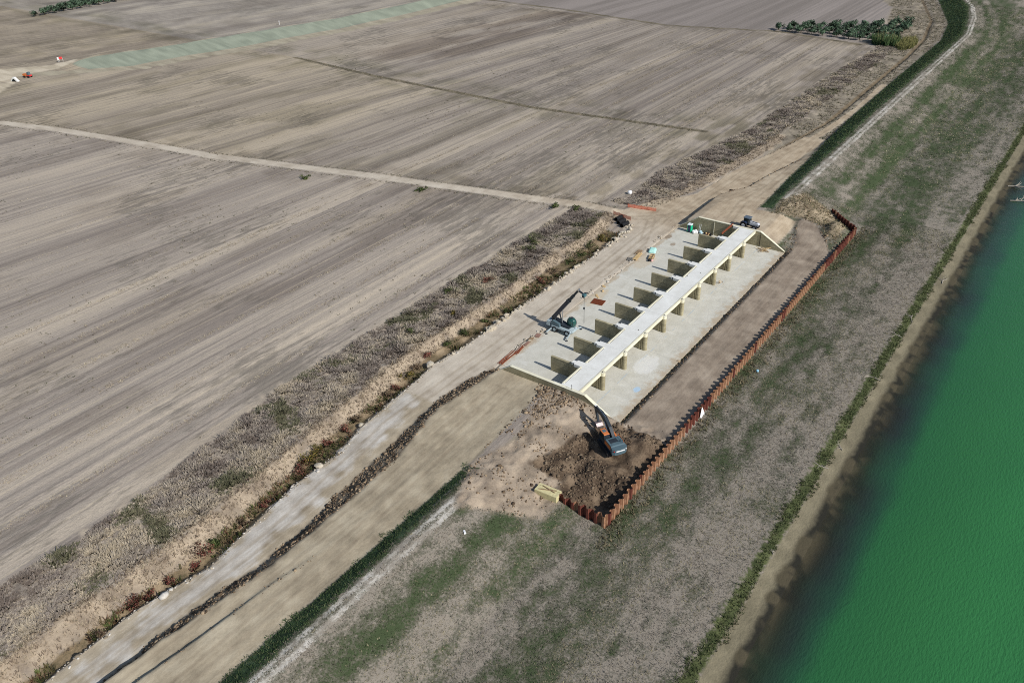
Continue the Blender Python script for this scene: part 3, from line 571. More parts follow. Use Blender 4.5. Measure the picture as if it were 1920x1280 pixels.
# dry scrub along the field edge, near and beyond the junction
x, y = scatter(-104, 72, 20, 44, 9.5, lambda x, y: (samp(M['bush'], x, y) + 4.5 * (fbm(x, y, 5, 50) - .5) > 0) & (rng.random(len(x)) < .2 + 1.1 * fbm(x, y, 3, 52)))
x2, y2 = scatter(80, 312, 10, 36, 4.5, lambda x, y: (samp(M['bush'], x, y) + 4.0 * (fbm(x, y, 6, 50) - .5) > 0))
x, y = np.concatenate([x, x2]), np.concatenate([y, y2]); q = fbm(x, y, 2.6, 54, 2); ed = np.clip(samp(M['bush'], x, y) / 2.5 + .5, .25, 1)
hgt = (.22 + 1.25 * np.clip(q - .3, 0, 1)) * ed * RND(len(x), .7, 1.25); tone = fbm(x, y, 4.5, 57, 3) + rng.normal(0, .10, len(x))
st_ = np.array([alb(128, 116, 106)[:3], alb(160, 149, 139)[:3], alb(182, 171, 155)[:3], alb(198, 184, 160)[:3]]); cc = np.stack([np.interp(tone, [.25, .45, .6, .75], st_[:, k]) for k in range(3)], -1)
grn = (fbm(x, y, 6, 59, 2) + rng.normal(0, .05, len(x)) > .71)[:, None]; cc = np.where(grn, pal(len(x), [(120, 118, 94), (108, 108, 84), (136, 131, 106)]), cc)
stuff('dry_scrub', tuft_mesh('dry_scrub', x, y, hgt, RND(len(x), .3, .75), cc, 12, 1.0, .05, .45), 'band of grey brown dry scrub between the stubble fields and the ditch')
# tan reeds on the ditch slope
x, y = scatter(-104, 72, 15, 31, 8, lambda x, y: (samp(M['reed'], x, y) > -.2) & (fbm(x, y, 3.5, 87) + rng.normal(0, .08, len(x)) > .38)); x2, y2 = scatter(80, 165, 9, 28, 3, lambda x, y: samp(M['reed'], x, y) > -.2); x, y = np.concatenate([x, x2]), np.concatenate([y, y2])
stuff('tan_reeds', tuft_mesh('tan_reeds', x, y, RND(len(x), .25, .6), RND(len(x), .18, .4), pal(len(x), [(166, 150, 128), (148, 132, 113), (126, 111, 97), (182, 168, 144)]), 5, .5), 'strip of tan dry reeds on the slope above the ditch')
x, y = scatter(150, 440, -3, 45, 1.6, lambda x, y: (samp(M['rough'], x, y) > 0) & (samp(M['brown'], x, y) < 0) & (samp(M['sand'], x, y) < 0) & (fbm(x, y, 6, 68) > .38))
stuff('rough_grass', tuft_mesh('rough_grass', x, y, RND(len(x), .15, .5), RND(len(x), .4, .9), pal(len(x), [(142, 133, 116), (126, 119, 102), (158, 147, 126), (108, 108, 86)]), 5, 1.0), 'rough dry grass between the far scrub and the levee foot')
# green and brown growth in the ditch
x, y = scatter(-104, 66, 12, 28, 3.5, lambda x, y: (samp(M['ditch'], x, y) > .1) & (fbm(x, y, 4, 60) > .44))
stuff('ditch_plants', tuft_mesh('ditch_plants', x, y, RND(len(x), .25, .8), RND(len(x), .3, .7), pal(len(x), [(104, 98, 66), (84, 88, 52), (128, 112, 84), (98, 106, 62), (120, 92, 70)]), 6, .7), 'low olive green plants filling the ditch beside the gravel road')
# levee grass
def lev(x, y):
    return (samp(M['levee'], x, y) > .2) & (samp(M['tan'], x, y) < .3) & (samp(M['track'], x, y) < .1) & ((y < -31.6) | (x < -31.5) | (x > 104)) & (samp(M['haul'], x, y) < 0)
x, y = scatter(-100, 110, -52.6, -8.5, 13, lev); x2, y2 = scatter(110, 420, -52.6, 20, 2.2, lev)
x, y = np.concatenate([x, x2]), np.concatenate([y, y2])
far = sstep(70, 180, x)[:, None]; gr = np.clip(samp(LG, x, y) + rng.normal(0, .22, len(x)), 0, 1)
stops = np.array([alb(142, 134, 122)[:3], alb(118, 113, 101)[:3], alb(100, 99, 83)[:3], alb(86, 91, 70)[:3], alb(76, 87, 60)[:3]]); cc = np.stack([np.interp(gr, [0, .3, .55, .78, 1], stops[:, q]) for q in range(3)], -1)
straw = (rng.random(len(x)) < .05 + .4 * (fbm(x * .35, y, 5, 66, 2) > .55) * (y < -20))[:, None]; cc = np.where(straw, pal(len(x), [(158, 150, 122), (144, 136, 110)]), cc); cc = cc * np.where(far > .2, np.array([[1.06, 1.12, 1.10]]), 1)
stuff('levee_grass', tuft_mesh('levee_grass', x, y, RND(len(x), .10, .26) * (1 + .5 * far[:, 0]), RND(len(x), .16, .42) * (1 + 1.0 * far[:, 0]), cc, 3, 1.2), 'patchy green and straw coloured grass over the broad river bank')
# taller straw along the foot of the piling
x, y = scatter(-36, 100, -35, -31.6, 4, lambda x, y: rng.random(len(x)) < np.clip((y + 35) / 3, .1, 1))
stuff('straw_fringe', tuft_mesh('straw_fringe', x, y, RND(len(x), .25, .6), RND(len(x), .3, .6), pal(len(x), [(134, 125, 100), (118, 112, 88), (144, 132, 106), (102, 102, 76)]), 5, .7), 'fringe of straw coloured grass along the foot of the sheet piling')
x, y = scatter(83, 108, -31, -9, 5, lambda x, y: (samp(M['mound'], x, y) + 3 * (fbm(x, y, 3, 67) - .5) > -.6) & (samp(M['haul'], x, y) < -.3))
stuff('mound_grass', tuft_mesh('mound_grass', x, y, RND(len(x), .12, .45), RND(len(x), .25, .6), pal(len(x), [(150, 138, 110), (132, 124, 98), (112, 110, 82), (166, 152, 122)]), 5, .9), 'dry grass over the earth mound at the far end of the sheet piling')
# dark green slope
x, y = scatter(-100, -33, -12, -4, 16, lambda x, y: samp(M['green'], x, y) + 2.8 * (fbm(x, y, 3, 88, 2) - .5) > .05); x2, y2 = scatter(92, 430, -12, 26, 5, lambda x, y: samp(M['green'], x, y) > -.1); x, y = np.concatenate([x, x2]), np.concatenate([y, y2]); k2 = sstep(95, 160, x)
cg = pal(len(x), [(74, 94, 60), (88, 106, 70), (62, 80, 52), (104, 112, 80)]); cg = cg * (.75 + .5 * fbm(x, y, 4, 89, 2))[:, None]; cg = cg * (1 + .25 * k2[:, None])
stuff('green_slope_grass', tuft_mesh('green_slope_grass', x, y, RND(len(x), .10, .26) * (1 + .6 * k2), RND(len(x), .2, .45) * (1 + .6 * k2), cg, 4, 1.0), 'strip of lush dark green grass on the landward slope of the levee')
# weeds above the beach
x, y = scatter(-60, 330, -55, -51.8, 10, lambda x, y: samp(M['weed'], x, y) + 2.6 * (fbm(x, y, 4, 70) - .5) > .05)
stuff('shore_weeds', tuft_mesh('shore_weeds', x, y, RND(len(x), .12, .36), RND(len(x), .22, .5), pal(len(x), [(80, 90, 58), (94, 102, 68), (64, 74, 46), (108, 110, 80)]), 6, .8), 'ragged strip of green weeds between the bank and the beach')
# stubble windrows across the fields
px, py = [], []
for r0 in np.arange(47, 200, 11.5):
    n = int(380 * (1.3 if r0 < 110 else .8)); xx = rng.uniform(-100, 300, n * 9 if r0 < 110 else n * 4); yy = r0 - xx * .11 * sstep(80, 160, r0) + rng.normal(0, .5, len(xx)) + .9 * (vnoise(xx, xx * 0, 20, 80) - .5)
    px.append(xx); py.append(yy)
x, y = np.concatenate(px), np.concatenate(py); k = (samp(M['sand'], x, y) < -1.5) & (samp(M['bush'], x, y) < -1) & (abs(x - 147) > 5) & (fbm(x, y, 20, 82) > .36) & (y > 30); x, y = x[k], y[k]
stuff('stubble_windrows', tuft_mesh('stubble_windrows', x, y, RND(len(x), .08, .22), RND(len(x), .25, .55), pal(len(x), [(190, 178, 154), (176, 162, 140), (162, 150, 134), (200, 188, 162)]), 4, 1.2), 'rows of pale straw left across the ploughed stubble fields')
# loose field weeds
x, y = scatter(-100, 300, 40, 240, .10, lambda x, y: (fbm(x, y, 26, 90, 3) > .56) & (samp(M['sand'], x, y) < -1) & (samp(M['bush'], x, y) < 0) & (y > samp(np.broadcast_to(fieldE(X), X.shape), x, y)))
edge = [(a + random.uniform(-.4, .4), b + s * random.uniform(2.2, 3.4)) for (xa, ya), (xb, yb) in zip(FR, FR[1:]) for t in np.linspace(0, 1, 46) for s in (-1, 1) for a, b in ((xa + (xb - xa) * t + s * random.uniform(1.8, 3.2), ya + (yb - ya) * t - 1),)]
e = np.array(edge); x = np.concatenate([x, e[:, 0]]); y = np.concatenate([y, e[:, 1]]); k = (y > 30); x, y = x[k], y[k]
yy = rng.uniform(37, 258, 900); xx = np.interp(yy, [37, 106, 148, 197, 260], [150.5, 143.4, 145, 147, 153]) + rng.normal(0, .8, 900); x, y = np.concatenate([x, xx]), np.concatenate([y, yy])
stuff('field_weeds', tuft_mesh('field_weeds', x, y, RND(len(x), .08, .28), RND(len(x), .4, 1.0), pal(len(x), [(120, 116, 98), (136, 128, 110), (156, 144, 124), (108, 108, 88)]), 6, 1.3), 'scattered olive grey weeds along the field tracks and drains')

# ------------------------------------------------------------------ clods and rubble (uncountable)
ico_v, ico_f = None, None
import bmesh
def ico(sub):
    bm = bmesh.new(); bmesh.ops.create_icosphere(bm, subdivisions=sub, radius=1); v = np.array([q.co[:] for q in bm.verts]); f = np.array([[q.index for q in p.verts] for p in bm.faces]); bm.free(); return v, f
iv, jf = ico(1)
def lumps(name, x, y, r, cols, mat, flat=.7):
    n = len(x); z = samp(Z, x, y); sh = iv[None] * (1 + .5 * (rng.random((n, len(iv), 1)) - .5)); sc_ = r[:, None, None] * np.stack([RND(n, .7, 1.3), RND(n, .7, 1.3), RND(n, flat * .7, flat * 1.2)], -1)[:, None, :]
    a = RND(n, 0, 6.28); ca, sa = np.cos(a)[:, None], np.sin(a)[:, None]; q = sh * sc_; qx = q[..., 0] * ca - q[..., 1] * sa; qy = q[..., 0] * sa + q[..., 1] * ca
    Vv = np.stack([qx + x[:, None], qy + y[:, None], q[..., 2] + z[:, None] + r[:, None] * .2], -1).reshape(-1, 3); Ff = (jf[None] + (np.arange(n) * len(iv))[:, None, None]).reshape(-1, 3)
    cc = np.repeat(cols, len(iv), 0); return np_mesh(name, Vv, Ff, mat, False, np.concatenate([cc, np.ones((len(cc), 1))], 1))
m = NT('clods'); a = m.attr('Col').outputs['Color']; CLOD = m.fin(m.mix(m.mr(m.noise(m.pos(), 4, 3), .3, .7, 0, .5), a, m.mix(.55, a, (.05, .04, .03, 1))), .95, 0, .1)
soil = [(128, 110, 90), (104, 88, 70), (150, 130, 106), (86, 72, 58), (166, 146, 120)]
x, y = scatter(-100, -6, 3, 13, 8, lambda x, y: samp(M['rub'], x, y) + 2.4 * (fbm(x, y, 3, 95) - .5) > .15)
x2, y2 = scatter(-31, -6, -31, -13, 9, lambda x, y: (samp(M['dug'], x, y) > .1) & (fbm(x, y, 3.5, 97) > .50) & (samp(Z, x, y) < 3.4) & (np.hypot(x + 15.3, y + 22.8) > 1.5))
x3, y3 = scatter(-24, -8.5, -14, -3, 9, lambda x, y: fbm(x, y, 4, 99) > .42 + .12 * (y < -11))
x4, y4 = scatter(-9, 77, -21.6, -19.6, 5, lambda x, y: rng.random(len(x)) < .8)
xa, ya = scatter(-40, -8.5, -22, -4, 2.2, lambda x, y: (samp(M['tan'], x, y) > 0) & (fbm(x, y, 3, 101) > .50)); xb, yb = scatter(82, 104, -30, -10, 3, lambda x, y: (samp(M['mound'], x, y) > 0) & (fbm(x, y, 3, 102) > .5)); x4, y4 = np.concatenate([x4, xa, xb]), np.concatenate([y4, ya, yb])
x5, y5 = scatter(-92, -62, -1.5, 4, 3, lambda x, y: abs(y - step2(x)) < .7)
x6, y6 = scatter(-31, -8.6, -6.2, -4.2, 4, lambda x, y: abs(y - gB(x)) < .5)
x7, y7 = scatter(72, 96, -30, -18, 2.2, lambda x, y: (samp(M['haul'], x, y) < .3) & (samp(M['haul'], x, y) > -2.5))
x8, y8 = scatter(75.8, 140, -2, 10, 3, lambda x, y: abs(y - stepF(x) - .4) < .8)
x, y = (np.concatenate(q) for q in ((x, x2, x3, x4, x5, x6, x7, x8), (y, y2, y3, y4, y5, y6, y7, y8)))
stuff('soil_clods', lumps('soil_clods', x, y, np.where((x < -60) & (y < 4.2), .5, 1) * (rng.gamma(2.2, .042, len(x)) + .045), np.where(((x > -31) & (x < -6) & (samp(M['dug'], x, y) > 0))[:, None], pal(len(x), [(94, 80, 66), (78, 66, 54), (112, 97, 80), (128, 112, 93)]), pal(len(x), soil)), CLOD), 'brown clods of dug earth strewn over the embankment edges')
x, y = scatter(-100, 70, 11, 27, 3.0, lambda x, y: (abs(y - roadL(x) - .1) < .75) & (rng.random(len(x)) < .8)); x2, y2 = scatter(-6, 75, 9.2, 11, 3, lambda x, y: fbm(x, y, 5, 93) > .5); x, y = np.concatenate([x, x2]), np.concatenate([y, y2])
stuff('roadside_gravel', lumps('roadside_gravel', x, y, rng.gamma(2, .05, len(x)) + .05, pal(len(x), [(190, 182, 168), (168, 158, 140), (206, 200, 190), (140, 128, 110)]), CLOD), 'pale loose stones along the edges of the gravel road')

# ------------------------------------------------------------------ excavator
PLASTIC = simple('black_rubber', (34, 34, 36), .85, 0, .3, 4)
GLASS = simple('dark_glass', (30, 40, 44), .08, 0, .1, 1, spec=.8)
ORANGE = simple('orange_paint', (206, 120, 66), .5, 0, .15, 2)
SLATE = simple('slate_paint', (84, 104, 112), .45, 0, .15, 2)
DARK = simple('charcoal_paint', (50, 56, 62), .45, .1, .2, 2)
CHROME = simple('chrome_rod', (190, 192, 196), .25, .9, .05)
WHITE = simple('white_paint', (232, 232, 230), .5, 0, .06)
REDL = simple('red_lens', (190, 40, 30), .3)
ex = thing('excavator', 'orange and slate tracked excavator with folded black boom digging beside the weir', 'excavator', (-15.3, -22.9, gz(-15.3, -22.9) + .02), R(58)); ex.scale = (1.06,) * 3
def oval(L, H, n=8):
    r = H / 2; a = L / 2 - r
    return [(a + r * math.sin(t), r - r * math.cos(t)) for t in np.linspace(0, math.pi, n)] + [(-a - r * math.sin(t), r + r * math.cos(t)) for t in np.linspace(0, math.pi, n)]
for s in (-1, 1):
    tr = MB().prism(oval(4.4, .95), s * 1.25 - .3, s * 1.25 + .3).build('track', PLASTIC, ex)
    for i in range(22): MB().box((-1.9 + .18 * i, s * 1.25, .965), (.1, .62, .05)).build('track_pad', DARK, tr)
    for xx in (-1.72, 1.72): MB().tube([(xx, s * 1.25 - .33, .47), (xx, s * 1.25 + .33, .47)], .30, 12).build('sprocket', CHROME if xx < 0 else DARK, tr)
    for i in range(5): MB().tube([(-1.1 + .55 * i, s * 1.25 - .32, .2), (-1.1 + .55 * i, s * 1.25 + .32, .2)], .13, 8).build('roller', DARK, tr)
MB().box((0, 0, .62), (2.2, 1.95, .42)).build('undercarriage', DARK, ex); MB().tube([(0, 0, .8), (0, 0, 1.1)], .62, 16).build('slew_ring', DARK, ex)
MB().box((-.35, 0, 1.2), (4.1, 2.5, .22)).build('upper_frame', DARK, ex)
hood = MB().prism([(-2.35, 1.31), (.1, 1.31), (.1, 2.1), (-.15, 2.35), (-2.1, 2.35), (-2.35, 2.2)], -1.22, 1.22).build('engine_hood', SLATE, ex)
MB().box((-1.0, .2, 2.40), (.9, 1.3, .08)).build('hood_grille', DARK, hood); MB().tube([(-1.6, -.7, 2.35), (-1.6, -.7, 2.85)], .07, 8).build('exhaust', DARK, hood)
for s in (-1, 1): MB().box((-1.05, s * 1.245, 1.85), (2.0, .05, .7)).build('side_panel', ORANGE, hood)
for s in (-1, 1):
    MB().tube([(-2.0, s * 1.1, 2.35), (-2.0, s * 1.1, 2.8), (-.2, s * 1.1, 2.8), (-.2, s * 1.1, 2.35)], .025, 5).build('handrail', ORANGE if s < 0 else DARK, hood)
cwp = [(-2.3, -1.3), (-2.3, 1.3), (-2.75, 1.3), (-3.05, .9), (-3.15, 0), (-3.05, -.9), (-2.75, -1.3)]
cw = MB().prism(cwp, 1.1, 2.25, 'z').build('counterweight', SLATE, ex)
MB().box((-3.13, 0, 1.85), (.06, 1.5, .2)).build('name_stripe', WHITE, cw)
for s in (-1, 1): MB().box((-2.98, s * 1.05, 1.9), (.12, .2, .12)).build('tail_light', REDL if s > 0 else WHITE, cw)
cab = MB().prism([(.15, 1.3), (1.75, 1.3), (1.95, 1.9), (1.65, 3.0), (.15, 3.0)], .38, 1.3).build('cab', DARK, ex)
MB().prism([(.3, 2.0), (1.85, 2.0), (1.6, 2.9), (.3, 2.9)], .36, 1.32).build('side_window', GLASS, cab); MB().box((1.78, .84, 2.3), (.06, .8, 1.1), M=Matrix.Rotation(R(-14), 3, 'Y')).build('windscreen', GLASS, cab)
MB().box((.9, .84, 3.05), (1.65, 1.0, .12), taper=(.92, .9)).build('cab_roof', ORANGE, cab); MB().box((1.05, .84, 3.12), (.7, .6, .04)).build('roof_hatch', SLATE, cab)
MB().box((.75, -.85, 1.65), (1.3, .75, .7)).build('toolbox', ORANGE, ex)
side = [(.25, 1.45), (.05, 1.95), (1.5, 3.15), (3.1, 3.95), (4.6, 4.1), (6.65, 3.65), (6.75, 3.3), (6.5, 3.15), (4.6, 3.4), (3.5, 3.05), (2.1, 2.1), (.6, 1.4)]
boom = MB().prism(side, -.78, -.24).build('boom', DARK, ex)
st = MB().prism([(6.35, 3.95), (7.1, 3.6), (7.0, 3.2), (5.75, .95), (5.55, 1.0), (6.3, 3.0)], -.70, -.34).build('stick', DARK, ex)
MB().box((6.85, -.52, 3.72), (.3, .3, .3)).build('pin_cover', WHITE, st)
for s in (-1, 1): MB().tube([(.9, -.5 + s * .32, 1.5), (3.0, -.5 + s * .32, 3.3)], .09, 8).build('boom_ram', CHROME, boom)
MB().tube([(3.3, -.5, 3.95), (6.3, -.5, 4.1)], .085, 8).build('stick_ram', CHROME, boom); MB().tube([(6.45, -.5, 3.75), (6.05, -.5, 1.5)], .07, 8).build('bucket_ram', CHROME, st)
bk = MB().prism([(5.95, 1.2), (5.4, 1.15), (4.95, .75), (4.95, .3), (5.3, .05), (5.75, .05), (5.6, .2), (5.2, .4), (5.25, .75), (5.6, .95)], -1.12, .10)
for s in (-1.12, .08): bk.prism([(5.95, 1.2), (5.4, 1.15), (4.95, .75), (4.95, .3), (5.3, .05), (5.75, .05)], s, s + .04)
bk = bk.build('bucket', simple('worn_steel', (140, 128, 128), .4, .6), ex)
for i in range(5): MB().box((5.85, -1.0 + .25 * i, .06), (.3, .1, .06)).build('bucket_tooth', CHROME, bk)

# ------------------------------------------------------------------ rotating telehandler with outriggers
PALE = simple('pale_grey_paint', (164, 178, 182), .45, 0, .2, 2)
TEAL = NT('tinted_cab_glass'); TEAL = TEAL.fin((.02, .09, .075, 1), .06, 0, .8)
BOOM = simple('boom_paint', (58, 62, 72), .4, .1, .2, 2)
th = thing('telehandler', 'grey telescopic handler on spread outriggers with raised dark boom and round green cab', 'telehandler', (13.4, 5.9, 0), R(-90)); th.scale = (1.0, 1.1, 1.06)
ch = MB().prism([(-2.7, .62), (2.5, .62), (2.8, .85), (2.6, 1.15), (1.6, 1.32), (-2.5, 1.32), (-2.7, 1.1)], -.72, .72).build('chassis', PALE, th)
for s in (-1, 1):
    MB().prism([(-2.35, .95), (-2.35, 1.38), (2.35, 1.30), (2.6, 1.0), (2.45, .75), (1.0, .75), (.85, 1.05), (-.85, 1.05), (-1.0, .75)], s * .74, s * 1.16).build('fender', PALE, ch)
for xx in (-1.6, 1.6):
    for s in (-1, 1):
        wl = MB().tube([(xx, s * .76, .66), (xx, s * 1.24, .66)], .66, 18).build('wheel', PLASTIC, th); MB().tube([(xx, s * 1.23, .66), (xx, s * 1.27, .66)], .36, 14).build('rim', PALE, wl)
for sx in (-1, 1):
    for s in (-1, 1):
        og = MB().bar((sx * 2.25, s * .7, .78), (sx * 2.6, s * 2.6, .50), .2, .22).build('outrigger', PALE, th)
        MB().tube([(sx * 2.6, s * 2.6, .6), (sx * 2.6, s * 2.6, .08)], .07, 8).build('outrigger_leg', CHROME, og); MB().tube([(sx * 2.6, s * 2.6, .09), (sx * 2.6, s * 2.6, .02)], .26, 10).build('foot_pad', DARK, og)
tu = MB().prism([(-3.0, 1.35), (1.7, 1.35), (1.7, 1.6), (.2, 1.75), (-2.0, 2.2), (-2.7, 2.2), (-3.0, 1.8)], -.45, .95).build('turret', DARK, th)
MB().prism([(-2.6, 1.4), (-.4, 1.4), (-.6, 2.1), (-2.2, 2.5), (-2.6, 2.3)], -1.0, -.47).build('engine_cover', SLATE, tu)
MB().box((-3.35, -.1, 1.55), (.9, 1.9, .95), taper=(.88, .9)).build('counterweight', PALE, th); MB().box((-2.75, -.55, 1.9), (.35, .5, .5)).build('rear_light_bar', WHITE, tu)
# round glazed cab
b = MB(); n = 12; prof = [(.66, 1.35), (.82, 1.75), (.9, 2.25), (.82, 2.75), (.58, 3.1), (.25, 3.22)]
b.add([(1.35 + 1.25 * r_ * math.cos(t), .95 + .95 * r_ * math.sin(t) * .95, z) for r_, z in prof for t in np.linspace(0, 2 * math.pi, n, endpoint=False)], [(j * n + i, j * n + (i + 1) % n, (j + 1) * n + (i + 1) % n, (j + 1) * n + i) for j in range(len(prof) - 1) for i in range(n)] + [tuple(range((len(prof) - 1) * n, len(prof) * n))])
cb = b.build('cab', TEAL, th, smooth=True)
for t in np.linspace(.3, 6.58, 6)[:-1]: MB().tube([(1.35 + 1.28 * r_ * math.cos(t), .95 + .97 * r_ * math.sin(t) * .95, z) for r_, z in prof], .035, 5).build('cab_pillar', DARK, cb)
MB().tube([(1.35, .95, 3.2), (1.35, .95, 3.26)], .36, 10).build('cab_roof', DARK, cb)
root, tip = Vector((-2.45, 0, 2.9)), Vector((3.8, 0, 10.9)); dr_ = tip - root
MB().prism([(-3.0, 1.9), (-1.9, 1.9), (-2.2, 3.2), (-2.75, 3.2)], -.38, .38).build('boom_post', DARK, tu)
bm1 = MB().bar(root - dr_ * .04, root + dr_ * .60, .70, .80).build('boom_base', BOOM, th)
MB().bar(root + dr_ * .57, root + dr_ * .78, .54, .62).build('boom_section', DARK, th); MB().bar(root + dr_ * .76, root + dr_ * .97, .38, .44).build('boom_section', DARK, th); MB().bar(root + dr_ * .58, root + dr_ * .605, .8, .92).build('boom_collar', DARK, bm1)
MB().tube([(-.35, 0, 1.8), root + dr_ * .20], .15, 8).build('lift_ram', DARK, th); MB().tube([(-.35, 0, 1.8), root + dr_ * .31 + Vector((.15, 0, -.1))], .08, 8).build('ram_rod', CHROME, th)
jb = MB().bar(root + dr_ * .97, (4.95, 0, 10.15), .22, .3).build('jib', DARK, th); MB().tube([root + dr_ * .985 + Vector((0, -.2, 0)), root + dr_ * .985 + Vector((0, .2, 0))], .22, 10).build('jib_pin', CHROME, jb)
wn = MB().box((5.05, 0, 10.0), (.6, .85, .55)).build('winch', simple('teal_winch', (74, 110, 116), .5), th); MB().tube([(5.05, -.5, 9.85), (5.05, .5, 9.85)], .24, 10).build('winch_drum', DARK, wn); MB().bar((4.9, .3, 10.35), (5.7, .3, 10.5), .12, .12).build('winch_arm', DARK, wn)
for s in (-.06, .06): MB().tube([(5.05, s, 9.7), (5.05, s, 7.2)], .018, 4).build('hoist_cable', STEEL, th)
hk = MB().box((5.05, 0, 7.05), (.28, .22, .42)).build('hook_block', DARK, th); MB().tube([(5.05, 0, 6.85), (5.05, .02, 6.65), (5.12, 0, 6.55), (5.18, 0, 6.65)], .04, 5).build('hook', STEEL, hk)
for s in (-.05, .06): MB().tube([(5.08, s, 6.6), (5.08, s * 2, 3.6)], .02, 4).build('lifting_chain', STEEL, th)

# ------------------------------------------------------------------ tractor behind the far abutment
NAVY = simple('navy_paint', (38, 50, 76), .45, 0, .15); SILVER = simple('silver_paint', (214, 216, 224), .35, .2, .06)
tz = gz(78.0, -9.5)
tr = thing('tractor', 'dark blue tractor with silver bonnet parked behind the far abutment', 'tractor', (77.75, -9.0, tz), R(-93))
for s in (-1, 1):
    for xx, r_, wd in ((-1.2, .88, .52), (1.75, .64, .42)):
        wl = MB().tube([(xx, s * .98 - wd / 2, r_), (xx, s * .98 + wd / 2, r_)], r_, 20).build('wheel', PLASTIC, tr); MB().tube([(xx, s * (.98 + wd / 2) - .02, r_), (xx, s * (.98 + wd / 2) + .03, r_)], r_ * .52, 14).build('rim', SILVER, wl)
        for i in range(14):
            a = i * 2 * math.pi / 14; MB().box((xx + r_ * math.cos(a), s * .98, r_ + r_ * math.sin(a)), (.07, wd, .09), M=Matrix.Rotation(-a, 3, 'Y')).build('tyre_lug', PLASTIC, wl)
    MB().prism([(-2.1, 1.5), (-1.75, 1.85), (-.75, 1.9), (-.35, 1.55), (-.5, 1.5), (-.85, 1.78), (-1.7, 1.74), (-2.0, 1.45)], s * .7, s * 1.26).build('mudguard', NAVY, tr)
MB().prism([(-1.8, .75), (2.3, .75), (2.3, 1.1), (-1.8, 1.25)], -.36, .36).build('frame', DARK, tr)
bn = MB().prism([(.15, 1.1), (2.55, 1.05), (2.65, 1.45), (2.35, 1.75), (.15, 1.95)], -.42, .42).build('bonnet', SILVER, tr)
MB().prism([(.3, 1.952), (2.1, 1.805), (2.1, 1.82), (.3, 1.97)], -.19, .19).build('bonnet_stripe', DARK, bn); MB().box((2.66, 0, 1.25), (.05, .6, .36)).build('grille', DARK, bn)
for s in (-1, 1): MB().box((2.62, s * .28, 1.55), (.1, .18, .1)).build('headlight', WHITE, bn)
cb = MB().prism([(-1.35, 1.2), (.1, 1.2), (.15, 1.9), (-.05, 2.75), (-1.3, 2.75), (-1.45, 1.9)], -.72, .72).build('cab', GLASS, tr)
for xx, zz in ((-1.38, 2.75), (-.02, 2.75)):
    for s in (-1, 1): MB().tube([(xx + .06, s * .72, 1.25), (xx, s * .7, zz)], .04, 5).build('cab_post', NAVY, cb)
MB().box((-.68, 0, 2.83), (1.85, 1.7, .16), taper=(.9, .9)).build('cab_roof', simple('roof_grey', (92, 104, 116), .5), cb); MB().tube([(.3, -.5, 1.9), (.3, -.5, 2.6)], .05, 6).build('exhaust', DARK, tr)
MB().box((-2.1, 0, .85), (.5, .9, .3)).build('rear_hitch', DARK, tr)

# ------------------------------------------------------------------ site hut toilet and stores on the slab
GREEN = simple('green_plastic', (28, 190, 140), .4, 0, .08)
tl = thing('portable_toilet', 'bright green portable toilet with white roof against the far wing wall', 'toilet', (73.9, 5.6, 0), R(2))
MB().box((0, 0, .09), (1.2, 1.2, .18)).build('base', DARK, tl); bo = MB().box((0, 0, 1.15), (1.1, 1.1, 1.94), taper=(.96, .96)).build('cabin', GREEN, tl)
dd = MB().box((-.56, 0, 1.1), (.04, .72, 1.75)).build('door', simple('shaded_door', (46, 60, 92), .5), tl); MB().box((-.59, .28, 1.15), (.03, .06, .14)).build('handle', WHITE, dd)  # shade of the cabin's left face, put into the door's dark colour
MB().box((0, 0, 2.22), (1.24, 1.24, .22), taper=(.75, .8)).build('roof', simple('pale_roof', (214, 228, 236), .4), tl); MB().tube([(.3, .3, 2.2), (.3, .3, 2.5)], .06, 6).build('vent_pipe', WHITE, tl)
for s in (-1, 1): MB().box((0, s * .535, 1.9), (.5, .04, .16)).build('vent_grille', DARK, bo)
# rusty beam over the last opening
o = MB(); o.bar((0, 0, .28), (6.9, 0, .28), .3, .05); o.bar((0, 0, 0), (6.9, 0, 0), .3, .05); o.bar((0, 0, .14), (6.9, 0, .14), .05, .26)
tag(o.build('steel_beam', RUST, loc=(68.9, -5.35, 4.03)), 'long rusty steel beam laid across the last opening beside the deck', 'beam')
# rebar mesh mat, rods, boards
b = MB()
for i in range(22): b.bar((-1.15, -1.4 + i * .134, .05), (1.15, -1.4 + i * .134, .05), .05, .05)
for i in range(18): b.bar((-1.13 + i * .134, -1.45, .10), (-1.13 + i * .134, 1.45, .10), .05, .05)
tag(b.build('rebar_mesh_stack', RUST, loc=(28.3, 6.3, .03), rot=(0, 0, R(8))), 'flat stack of rusty reinforcing mesh lying on the slab below the boom', 'mesh')
for x, y, L, n, rz, lab in ((-1.6, 10.0, 5.2, 12, 3, 'long bundle of rusty rods along the slab edge nearest the near abutment'), (2.2, 9.6, 3.6, 9, 8, 'short fanned bundle of rusty rods farther along the slab edge')):
    b = MB()
    for i in range(n): a = random.uniform(-.06, .06); b.tube([(-L / 2 + random.uniform(-.4, .4), i * .09 - n * .045, .06 + .05 * (i % 3)), (L / 2 + random.uniform(-.5, .5), i * .09 - n * .045 + a * L, .06 + .05 * (i % 3))], .035, 5)
    tag(b.build('rod_bundle', RUST, loc=(x, y, .02), rot=(0, 0, R(rz))), lab, 'rods', 'rusty rods on the slab edge')
PINK = simple('reddish_board', (150, 118, 104), .85, 0, .2, 4)
